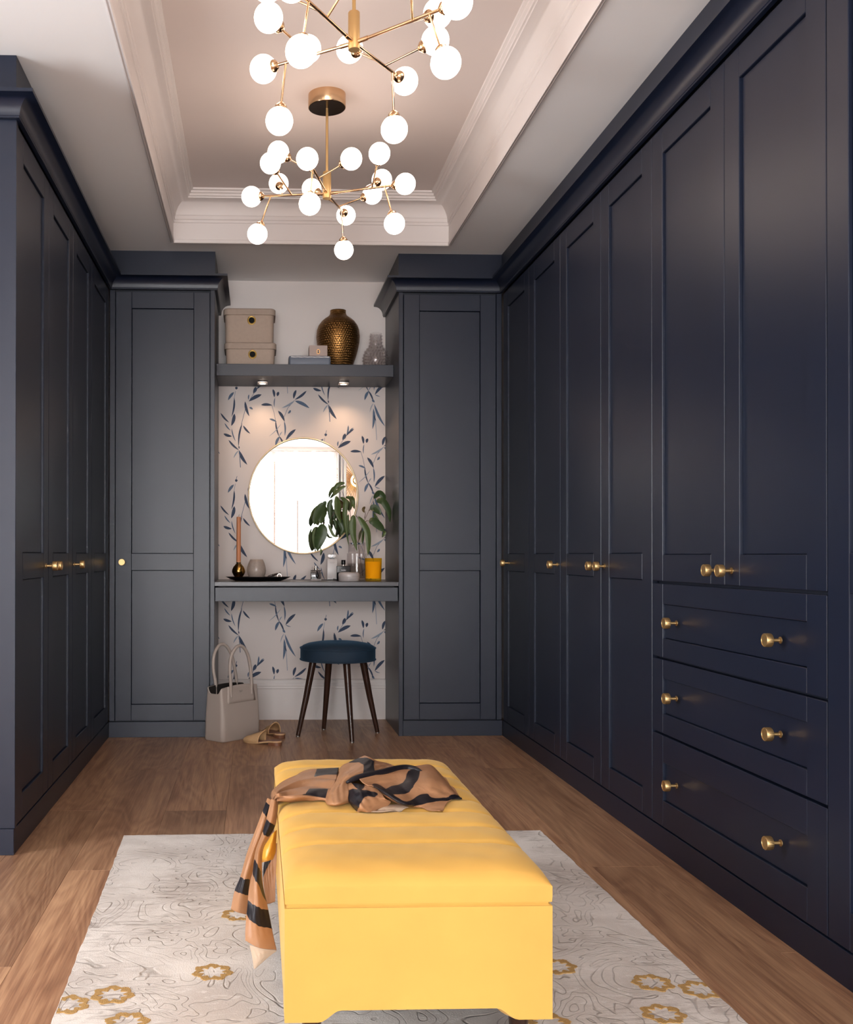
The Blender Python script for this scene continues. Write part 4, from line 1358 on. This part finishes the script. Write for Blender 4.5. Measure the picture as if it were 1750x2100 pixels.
# ------------------------------------------------------------------ rug
RC = [(-0.443, 3.426), (0.974, 3.446), (1.004, 1.15), (-0.391, 1.15)]
rnd = random.Random(3)
outl = []
for i in range(4):
    a, b = RC[i], RC[(i + 1) % 4]
    n = 90
    for k in range(n):
        t = k / n
        jx, jy = rnd.uniform(-0.0015, 0.0015), rnd.uniform(-0.0015, 0.0015)
        outl.append((a[0] + (b[0] - a[0]) * t + jx, a[1] + (b[1] - a[1]) * t + jy))
cx_ = sum(p[0] for p in outl) / len(outl)
cy_ = sum(p[1] for p in outl) / len(outl)
RZ = 0.0135
ringsr = []
for sc, z in ((1.0, 0.0006), (1.0, 0.009), (0.9965, RZ)):
    ringsr.append([(cx_ + (x - cx_) * sc, cy_ + (y - cy_) * sc, z) for x, y in outl])
rug = loops('carved_rug', ringsr, RUGM, None, False)
tag(rug, 'pale grey-beige carved pile rug with gold flower rings', 'rug')
GOLDW = mat('gold_tufting', (172, 136, 82), rough=0.85, bump=(330, 0.8, 0.004), var=(120, 0.2))


def lx(y):
    return -0.443 + (3.426 - y) / 2.276 * 0.052


def rx(y):
    return 0.974 + (3.446 - y) / 2.296 * 0.030


for k, (fx, fy_) in enumerate(((-0.0966, 2.2956), (-0.3051, 2.184), (-0.392, 2.140), (-0.2589, 2.0557), (-0.0457, 2.66), (0.689, 2.3024), (0.8727, 2.2084), (0.9643, 2.170), (0.8362, 2.0577), (0.5896, 2.0253), (-0.02, 1.86), (0.33, 3.05))):
    rg = random.Random(40 + k)
    v, f = [], []
    n = 64
    ph = rg.random() * 6
    for i in range(n):
        a = 2 * PI * i / n
        ro = 0.0435 + 0.004 * math.sin(7 * a + ph) + rg.uniform(-0.002, 0.002)
        ri = 0.0265 + 0.0055 * math.cos(9 * a + ph) + rg.uniform(-0.0015, 0.0015)
        for r, z in ((ro, RZ - 0.002), (ro - 0.002, RZ + 0.0016), (ri + 0.001, RZ + 0.0016), (ri, RZ - 0.002)):
            x, y = fx + 1.02 * r * math.cos(a), fy_ + r * math.sin(a)
            x = min(max(x, lx(y) + 0.004), rx(y) - 0.004)
            v.append((x, y, z))
    for i in range(n):
        j = (i + 1) % n
        for q in range(3):
            f.append((i * 4 + q, j * 4 + q, j * 4 + q + 1, i * 4 + q + 1))
    pd_obj('flower_motif', v, f, GOLDW, rug)

# ------------------------------------------------------------------ upholstered bench
VELY = mat('mustard_velvet', (203, 158, 80), rough=0.75, spec=0.2, sheen=0.25, sheen_tint=(255, 232, 180), var=(6, 0.11), bump=(700, 0.1, 0.0005))
X0, X1, Y0, Y1 = 0.053, 0.5475, 1.857, 2.912
ZSEAM, ZF = 0.313, 0.0985
bn = thing('storage_bench', 'mustard yellow velvet storage bench standing on the rug', 'bench', ((X0 + X1) / 2, (Y0 + Y1) / 2, RZ + 0.0006))
bc = Vector(((X0 + X1) / 2, (Y0 + Y1) / 2, RZ))
hx, hy = (X1 - X0) / 2, (Y1 - Y0) / 2


def arch(h):
    o = [(-h, ZF), (-h + 0.062, ZF)]
    for i in range(7):
        t = i / 6
        o.append((-h + 0.062 + 0.042 * t, ZF + 0.0215 * (0.5 - 0.5 * math.cos(PI * t) if True else t)))
    o += [(-x, z) for x, z in reversed(o[1:])] + [(h, ZF)]
    return o


bm = bmesh.new()
for side in range(4):
    h, d = (hx, hy) if side % 2 == 0 else (hy, hx)
    poly = [(x, z - RZ) for x, z in arch(h)] + [(h, ZSEAM - RZ), (-h, ZSEAM - RZ)]
    rot = Matrix.Rotation(side * PI / 2, 4, 'Z')
    fr = [bm.verts.new(rot @ Vector((x, -d, z))) for x, z in poly]
    bk = [bm.verts.new(rot @ Vector((x * (1 - 0.02 / h), -d + 0.02, z))) for x, z in poly]
    bm.faces.new(fr)
    bm.faces.new(list(reversed(bk)))
    n = len(poly)
    for i in range(n):
        j = (i + 1) % n
        bm.faces.new((fr[j], fr[i], bk[i], bk[j]))
bmesh.ops.remove_doubles(bm, verts=bm.verts[:], dist=0.0005)
ed = [e for e in bm.edges if len(e.link_faces) == 2 and abs(e.verts[0].co.x) > hx - 1e-4 and abs(e.verts[1].co.x) > hx - 1e-4 and abs(e.verts[0].co.y) > hy - 1e-4 and abs(e.verts[1].co.y) > hy - 1e-4]
bmesh.ops.bevel(bm, geom=ed, offset=0.006, segments=3, affect='EDGES')
bs = bm_obj('bench_box', bm, VELY, bn, 35)
boxes('base_board', [((-hx + 0.02, -hy + 0.02, 0.12), (hx - 0.02, hy - 0.02, 0.13))], GAP, bn)
for sx in (-1, 1):
    for sy in (-1, 1):
        lathe('leg', [(0.013, 0.0), (0.014, 0.002), (0.021, ZF - RZ + 0.02)], DARKWOOD, bn, 20, loc=(sx * (hx - 0.052), sy * (hy - 0.045), 0))
# channel-tufted lid
GR = [2.045 + 0.1225 * i for i in range(7)]
na, nb = 52, 210
aa = [(-math.cos(PI * i / na)) * (hx + 0.0) for i in range(na + 1)]
yy = sorted(set([round(float(y), 5) for y in np.linspace(Y0 - 0.0, Y1, nb)] + [round(Y0 + 0.0009 * (i ** 2) / 4, 5) for i in range(18)] + [round(Y1 - 0.0009 * (i ** 2) / 4, 5) for i in range(18)]))


def quarter(d, r):
    t = min(max(d / r, 0), 1)
    return math.sqrt(max(0.0, 1 - (1 - t) ** 2))


def lidz(x, y):
    gv_ = 0.0
    puff = 0.0
    for g in GR:
        gv_ += math.exp(-((y - g) / 0.0075) ** 2)
    allg = [Y0 - 0.02] + GR + [Y1 + 0.02]
    for a, b_ in zip(allg, allg[1:]):
        if a <= y <= b_:
            puff = math.sin(PI * (y - a) / (b_ - a)) ** 0.7
    dx = hx - abs(x)
    dy = min(y - Y0, Y1 - y)
    e_ = quarter(dx, 0.085) ** 0.9 * quarter(dy, 0.075)
    wr = 0.0006 * math.sin(x * 37 + y * 61) + 0.0005 * math.sin(x * 91 - y * 47)
    return ZSEAM + 0.030 + 0.030 * e_ + (0.004 * puff - 0.0065 * gv_ + wr) * min(1, dx / 0.02, dy / 0.02)


v, f = [], []
ny = len(yy)
for x in aa:
    for y in yy:
        sc = 0.0
        for g in GR:
            sc += math.exp(-((y - g) / 0.012) ** 2)
        xx = x * (1 - 0.010 * sc * (abs(x) / hx) ** 6)
        v.append((xx, y - bc.y, lidz(x, y) - RZ))
for i in range(na):
    for j in range(ny - 1):
        a = i * ny + j
        f.append((a, a + ny, a + ny + 1, a + 1))
# sides down to the seam
rim = [i * ny for i in range(na + 1)] + [na * ny + j for j in range(1, ny)] + [i * ny + ny - 1 for i in range(na - 1, -1, -1)] + [j for j in range(ny - 2, 0, -1)]
k0 = len(v)
for dz, inset in ((0.012, 0.0), (0.0012, 0.0008)):
    for r in rim:
        p_ = v[r]
        v.append((p_[0] - math.copysign(inset, p_[0]), p_[1] - math.copysign(inset, p_[1]), ZSEAM - RZ + dz))
nr = len(rim)
for i in range(nr):
    j = (i + 1) % nr
    f.append((rim[j], rim[i], k0 + i, k0 + j))
    f.append((k0 + j, k0 + i, k0 + nr + i, k0 + nr + j))
f.append(tuple(k0 + nr + i for i in range(nr)))
lid = pd_obj('cushioned_lid', v, f, VELY, bn, 55)

# ------------------------------------------------------------------ scarf
SCARF=[([[(0.039,2.59,0.342),(0.043,2.5,0.375),(0.071,2.594,0.377),(0.111,2.67,0.377),(0.16,2.716,0.377),(0.223,2.723,0.382)],[(0.039,2.568,0.342),(0.043,2.405,0.392),(0.071,2.462,0.394),(0.109,2.532,0.394),(0.155,2.573,0.392),(0.208,2.588,0.392)],[(0.041,2.561,0.338),(0.046,2.357,0.398),(0.073,2.433,0.392),(0.111,2.487,0.388),(0.154,2.499,0.392),(0.196,2.491,0.397)],[(0.043,2.545,0.336),(0.048,2.343,0.398),(0.075,2.373,0.394),(0.11,2.393,0.394),(0.149,2.415,0.392),(0.183,2.414,0.392)],[(0.045,2.537,0.332),(0.051,2.373,0.384),(0.077,2.327,0.396),(0.111,2.342,0.396),(0.146,2.369,0.386),(0.172,2.349,0.387)],[(0.049,2.525,0.33),(0.052,2.387,0.374),(0.082,2.381,0.374),(0.12,2.384,0.373),(0.153,2.373,0.373),(0.173,2.365,0.373)]],[[(0.21,0.769),(0.0,0.825),(0.0,1.0),(0.224,1.0),(0.203,0.888)],[(0.762,0.587),(0.538,0.692),(0.566,0.937),(0.755,0.923)]],0),([[(0.292,2.711,0.417),(0.301,2.676,0.42),(0.31,2.652,0.417),(0.314,2.667,0.412)],[(0.247,2.696,0.402),(0.262,2.608,0.417),(0.278,2.548,0.422),(0.287,2.471,0.422)],[(0.231,2.738,0.382),(0.225,2.569,0.407),(0.233,2.465,0.422),(0.254,2.457,0.42)],[(0.2,2.583,0.382),(0.203,2.478,0.407),(0.213,2.432,0.417),(0.231,2.438,0.412)],[(0.182,2.496,0.38),(0.187,2.415,0.402),(0.204,2.41,0.41),(0.221,2.422,0.407)],[(0.163,2.391,0.377),(0.172,2.36,0.398),(0.193,2.362,0.404),(0.216,2.355,0.402)],[(0.16,2.369,0.375),(0.169,2.308,0.387),(0.187,2.294,0.392),(0.212,2.327,0.392)],[(0.164,2.359,0.373),(0.175,2.349,0.373),(0.192,2.346,0.373),(0.221,2.353,0.375)]],[[(0.152,0.032),(0.058,0.0),(0.026,0.253),(0.016,0.811),(0.141,1.0),(0.236,0.926),(0.141,0.547),(0.126,0.337)]],0),([[(0.292,2.711,0.417),(0.321,2.692,0.407),(0.356,2.73,0.392),(0.374,2.745,0.382)],[(0.277,2.593,0.42),(0.303,2.575,0.416),(0.345,2.631,0.404),(0.38,2.65,0.398)],[(0.263,2.479,0.417),(0.291,2.509,0.412),(0.336,2.573,0.407),(0.38,2.622,0.402)]],[[(0.0,0.0),(0.056,0.274),(1.0,0.326),(1.0,0.0)]],0),([[(0.246,2.404,0.422),(0.296,2.454,0.422),(0.366,2.551,0.417),(0.418,2.623,0.407),(0.458,2.659,0.402),(0.478,2.644,0.387),(0.488,2.595,0.375)],[(0.248,2.385,0.422),(0.297,2.44,0.418),(0.355,2.5,0.417),(0.404,2.538,0.414),(0.444,2.537,0.412),(0.466,2.513,0.397),(0.488,2.499,0.375)],[(0.253,2.38,0.418),(0.296,2.428,0.412),(0.346,2.459,0.41),(0.386,2.447,0.414),(0.427,2.438,0.414),(0.456,2.421,0.4),(0.487,2.422,0.377)],[(0.262,2.375,0.414),(0.297,2.412,0.407),(0.335,2.409,0.404),(0.37,2.391,0.406),(0.41,2.382,0.406),(0.449,2.389,0.392),(0.487,2.384,0.375)],[(0.274,2.358,0.416),(0.299,2.318,0.41),(0.329,2.295,0.402),(0.366,2.339,0.396),(0.407,2.361,0.394),(0.447,2.374,0.387),(0.481,2.376,0.375)],[(0.28,2.382,0.407),(0.301,2.31,0.402),(0.335,2.265,0.396),(0.367,2.308,0.387),(0.404,2.325,0.384),(0.443,2.357,0.382),(0.463,2.371,0.374)],[(0.293,2.381,0.392),(0.319,2.344,0.382),(0.347,2.314,0.378),(0.374,2.307,0.375),(0.4,2.285,0.375),(0.418,2.275,0.375),(0.443,2.344,0.374)]],[[(0.15,0.533),(0.102,0.509),(0.126,0.461),(0.174,0.419),(0.246,0.407),(0.341,0.407),(0.425,0.395),(0.479,0.347),(0.521,0.275),(0.569,0.21),(0.617,0.168),(0.653,0.156),(0.671,0.174),(0.653,0.222),(0.629,0.287),(0.617,0.353),(0.605,0.407),(0.587,0.461),(0.527,0.509),(0.413,0.527),(0.269,0.533)],[(0.467,0.078),(0.449,0.102),(0.467,0.132),(0.515,0.162),(0.569,0.192),(0.617,0.228),(0.659,0.269),(0.677,0.311),(0.713,0.341),(0.737,0.383),(0.731,0.437),(0.707,0.485),(0.671,0.533),(0.653,0.569),(0.641,0.611),(0.635,0.641),(0.659,0.653),(0.701,0.659),(0.731,0.677),(0.749,0.719),(0.76,0.778),(0.749,0.832),(0.671,0.862),(0.569,0.874),(0.491,0.892),(0.401,0.934),(0.293,1.0),(0.341,1.0),(0.401,1.0),(0.485,1.0),(0.545,1.0),(0.671,1.0),(0.772,1.0),(0.856,0.988),(0.862,0.886),(0.844,0.808),(0.826,0.76),(0.82,0.719),(0.826,0.677),(0.838,0.617),(0.874,0.539),(0.922,0.431),(0.97,0.329),(0.946,0.263),(0.838,0.234),(0.796,0.186),(0.802,0.126),(0.916,0.018),(0.862,0.0),(0.599,0.024),(0.515,0.054)]],0),([[(0.223,2.433,0.408),(0.244,2.399,0.412),(0.272,2.368,0.412),(0.291,2.36,0.407)],[(0.216,2.37,0.402),(0.235,2.312,0.412),(0.263,2.318,0.407),(0.295,2.313,0.398)],[(0.213,2.327,0.392),(0.233,2.286,0.4),(0.263,2.292,0.4),(0.31,2.324,0.387)],[(0.219,2.313,0.382),(0.233,2.259,0.392),(0.258,2.275,0.388),(0.295,2.311,0.377)],[(0.23,2.29,0.373),(0.244,2.269,0.375),(0.257,2.263,0.374),(0.282,2.317,0.374)]],[[(0.311,0.0),(0.269,0.0),(0.21,0.063),(0.168,0.158),(0.16,0.295),(0.16,0.442),(0.168,0.579),(0.16,0.695),(0.143,0.789),(0.151,0.853),(0.202,0.842),(0.303,0.779),(0.403,0.705),(0.387,0.653),(0.336,0.589),(0.361,0.505),(0.513,0.421),(0.756,0.305),(0.966,0.032),(0.941,0.0),(0.857,0.0),(0.748,0.0),(0.622,0.0),(0.487,0.0),(0.412,0.0),(0.361,0.0),(0.336,0.0)],[(0.0,0.042),(0.0,0.095),(0.0,0.211),(0.0,0.316),(0.0,0.389),(0.0,0.453),(0.05,0.484),(0.109,0.463),(0.151,0.411),(0.168,0.337),(0.118,0.232),(0.025,0.116)]],0),([[(0.285,2.315,0.376),(0.314,2.328,0.377),(0.343,2.322,0.377)],[(0.269,2.287,0.375),(0.306,2.299,0.375),(0.349,2.308,0.375)],[(0.257,2.264,0.373),(0.296,2.269,0.373),(0.344,2.303,0.373)]],[],1),([[(0.028,2.43,0.373),(0.038,2.42,0.371),(0.05,2.41,0.371)],[(0.017,2.4,0.35),(0.025,2.385,0.35),(0.037,2.4,0.341)],[(-0.002,2.385,0.304),(0.008,2.365,0.303),(0.019,2.385,0.294)],[(-0.02,2.375,0.258),(-0.01,2.35,0.257),(0.004,2.37,0.247)],[(-0.035,2.36,0.208),(-0.025,2.34,0.21),(-0.012,2.36,0.202)],[(-0.048,2.355,0.178),(-0.033,2.335,0.178),(-0.014,2.35,0.168)],[(-0.057,2.35,0.136),(-0.041,2.335,0.134),(-0.022,2.345,0.125)]],[[(0.162,0.0),(0.054,0.0),(0.078,0.465),(0.102,0.803),(0.204,0.732),(0.18,0.127)],[(0.671,0.0),(0.671,0.944),(0.838,0.958),(0.838,0.0)]],0),([[(0.037,2.4,0.378),(0.045,2.39,0.378),(0.054,2.41,0.374)],[(0.027,2.37,0.346),(0.037,2.35,0.346),(0.048,2.37,0.334)],[(0.017,2.345,0.318),(0.023,2.325,0.317),(0.037,2.35,0.311)],[(-0.0,2.32,0.279),(0.008,2.295,0.287),(0.017,2.32,0.283)],[(-0.006,2.285,0.245),(0.004,2.26,0.252),(0.014,2.29,0.239)],[(-0.014,2.265,0.214),(0.002,2.235,0.224),(0.018,2.27,0.206)],[(-0.017,2.245,0.189),(0.004,2.22,0.186),(0.027,2.25,0.172)],[(-0.02,2.215,0.169),(0.005,2.195,0.157),(0.035,2.215,0.141)],[(-0.022,2.195,0.145),(0.006,2.175,0.136),(0.04,2.195,0.123)],[(-0.022,2.18,0.128),(0.007,2.165,0.118),(0.045,2.18,0.107)]],[[(0.126,0.056),(0.138,0.113),(0.151,1.0),(0.247,0.901),(0.226,0.0)],[(0.377,0.07),(0.444,0.859),(0.644,1.0),(0.644,1.0),(0.536,0.62),(0.469,0.07),(0.423,0.0)],[(0.653,0.0),(0.669,0.493),(0.678,1.0),(0.782,1.0),(0.787,0.465),(0.791,0.141),(0.757,0.0)]],0),([[(-0.013,2.18,0.119),(0.016,2.172,0.114),(0.046,2.182,0.105)],[(-0.007,2.168,0.096),(0.01,2.165,0.095),(0.026,2.172,0.094)],[(-0.004,2.165,0.076),(-0.002,2.165,0.073),(-0.0,2.166,0.074)]],[],1),([[(0.032,2.42,0.26),(0.042,2.42,0.264),(0.051,2.42,0.268)],[(0.02,2.415,0.222),(0.034,2.415,0.226),(0.05,2.415,0.229)],[(0.018,2.4,0.187),(0.031,2.4,0.187),(0.047,2.4,0.187)],[(0.025,2.39,0.133),(0.035,2.39,0.135),(0.046,2.39,0.139)]],[[(0.316,0.0),(0.305,0.606),(0.663,0.0),(0.663,0.0)]],0),([[(0.035,2.37,0.298),(0.042,2.36,0.31),(0.049,2.375,0.311)],[(0.017,2.36,0.272),(0.035,2.34,0.287),(0.047,2.37,0.286)],[(0.015,2.35,0.255),(0.027,2.335,0.258),(0.046,2.365,0.264)],[(0.014,2.36,0.24),(0.027,2.345,0.248),(0.04,2.365,0.246)]],[],2)]
ROLL=[(0.216,2.407,0.414),(0.247,2.429,0.421),(0.305,2.47,0.422),(0.365,2.542,0.418),(0.398,2.546,0.416),(0.415,2.524,0.412)]


def crg(G, nu, nv):
    G = np.array(G, float)

    def c1(P, ts):
        n = len(P)
        E_ = np.concatenate([[2 * P[0] - P[1]], P, [2 * P[-1] - P[-2]]])
        o = []
        for t in ts:
            i = min(int(t), n - 2)
            q = t - i
            p0, p1, p2, p3 = E_[i], E_[i + 1], E_[i + 2], E_[i + 3]
            o.append(0.5 * (2 * p1 + (p2 - p0) * q + (2 * p0 - 5 * p1 + 4 * p2 - p3) * q * q + (3 * p1 - p0 - 3 * p2 + p3) * q ** 3))
        return np.array(o)
    A = c1(G, np.linspace(0, G.shape[0] - 1, nu))
    return c1(A.transpose(1, 0, 2), np.linspace(0, G.shape[1] - 1, nv)).transpose(1, 0, 2)


def sdf(poly, U, V):
    P = np.array([(-0.06 if a <= 0.012 else 1.06 if a >= 0.988 else a, -0.06 if b_ <= 0.012 else 1.06 if b_ >= 0.988 else b_) for a, b_ in poly])
    n = len(P)
    inside = np.zeros(U.shape, bool)
    dist = np.full(U.shape, 9.0)
    for i in range(n):
        (x0, y0), (x1, y1) = P[i], P[(i + 1) % n]
        c = ((y0 > V) != (y1 > V))
        with np.errstate(divide='ignore', invalid='ignore'):
            xi = (x1 - x0) * (V - y0) / (y1 - y0 if y1 != y0 else 1e-9) + x0
        inside ^= c & (U < xi)
        L2 = (x1 - x0) ** 2 + (y1 - y0) ** 2 + 1e-12
        t = np.clip(((U - x0) * (x1 - x0) + (V - y0) * (y1 - y0)) / L2, 0, 1)
        dist = np.minimum(dist, np.hypot(U - x0 - t * (x1 - x0), V - y0 - t * (y1 - y0)))
    return np.where(inside, dist, -dist)


SCM = bpy.data.materials.new('satin_scarf_print')
SCM.use_nodes = True
nt = SCM.node_tree
p = nt.nodes['Principled BSDF']
at = nt.nodes.new('ShaderNodeAttribute')
at.attribute_name = 'band'
th = math_n(nt, 'GREATER_THAN', at.outputs['Fac'], 0.0)
col = mixc(nt, th, lin(160, 117, 84), lin(27, 24, 29))
nt.links.new(col, p.inputs['Base Color'])
p.inputs['Roughness'].default_value = 0.42
p.inputs['Specular IOR Level'].default_value = 0.3
tc = nt.nodes.new('ShaderNodeTexCoord')
wv = noise(nt, mapping(nt, tc.outputs['Object'], (26, 26, 16)), 1.0, 3, 0.5, 0.8)
bp = nt.nodes.new('ShaderNodeBump')
bp.inputs['Strength'].default_value = 0.3
bp.inputs['Distance'].default_value = 0.006
nt.links.new(wv, bp.inputs['Height'])
nt.links.new(bp.outputs[0], p.inputs['Normal'])
PALE = mat('scarf_underside', (186, 164, 142), rough=0.6)
AMBERS = mat('scarf_amber_lining', (222, 160, 58), rough=0.35)

v, f, band, mi = [], [], [], []


def addgrid(Gd, bd, m):
    base = len(v)
    nu, nv_ = Gd.shape[:2]
    for i in range(nu):
        for j in range(nv_):
            v.append(tuple(Gd[i, j]))
            band.append(float(bd[i, j]))
    for i in range(nu - 1):
        for j in range(nv_ - 1):
            a = base + i * nv_ + j
            f.append((a, a + 1, a + nv_ + 1, a + nv_))
            mi.append(m)


for G, polys, m in SCARF:
    nu, nv_ = (len(G) - 1) * 20 + 1, (len(G[0]) - 1) * 24 + 1
    Gd = crg(G, nu, nv_)
    U, V = np.meshgrid(np.linspace(0, 1, nu), np.linspace(0, 1, nv_), indexing='ij')
    bd = np.full(U.shape, -1.0)
    for pl in polys:
        bd = np.maximum(bd, sdf(pl, U, V))
    if len(G) == 6 and len(G[0]) == 6:      # the strip pulled over the edge: long soft pleats
        Gd[..., 2] += 0.0052 * (np.abs(np.sin(PI * (4.2 * U + 0.35 * np.sin(V * 4)))) - 0.45) * np.sin(PI * U) ** 0.5 + 0.001 * np.sin(U * 31 + V * 9)
    else:
        Gd[..., 2] += (0.0014 * np.sin(U * 17 + V * 11 + len(G)) + 0.0010 * np.sin(V * 29 - U * 13)) * np.sin(PI * U) * np.sin(PI * V)
    # never below the cushion
    for i in range(nu):
        for j in range(nv_):
            x, y, z = Gd[i, j]
            if X0 < x < X1 and Y0 < y < Y1:
                Gd[i, j, 2] = max(z, lidz(x - bc.x, y) + 0.0045)
    addgrid(Gd, bd, m)
cc = catmull(ROLL, 8)
vv, ff = tube_vf([tuple(c) for c in cc], [0.0015 + 0.0072 * math.sin(PI * min(1, (i + 1) / (len(cc) + 1))) ** 0.7 for i in range(len(cc))], 12)
base = len(v)
v += [tuple(q) for q in vv]
band += [1.0] * len(vv)
f += [tuple(base + a for a in q) for q in ff]
mi += [0] * len(ff)
sc_ = pd_obj('satin_scarf', v, f, [SCM, PALE, AMBERS], None, 'all')
sc_.data.polygons.foreach_set('material_index', mi)
atr = sc_.data.attributes.new('band', 'FLOAT', 'POINT')
atr.data.foreach_set('value', band)
sm = sc_.modifiers.new('thick', 'SOLIDIFY')
sm.thickness = 0.0012
sm.offset = 0
tag(sc_, 'tan and black satin scarf heaped on the bench and hanging over its side', 'scarf')
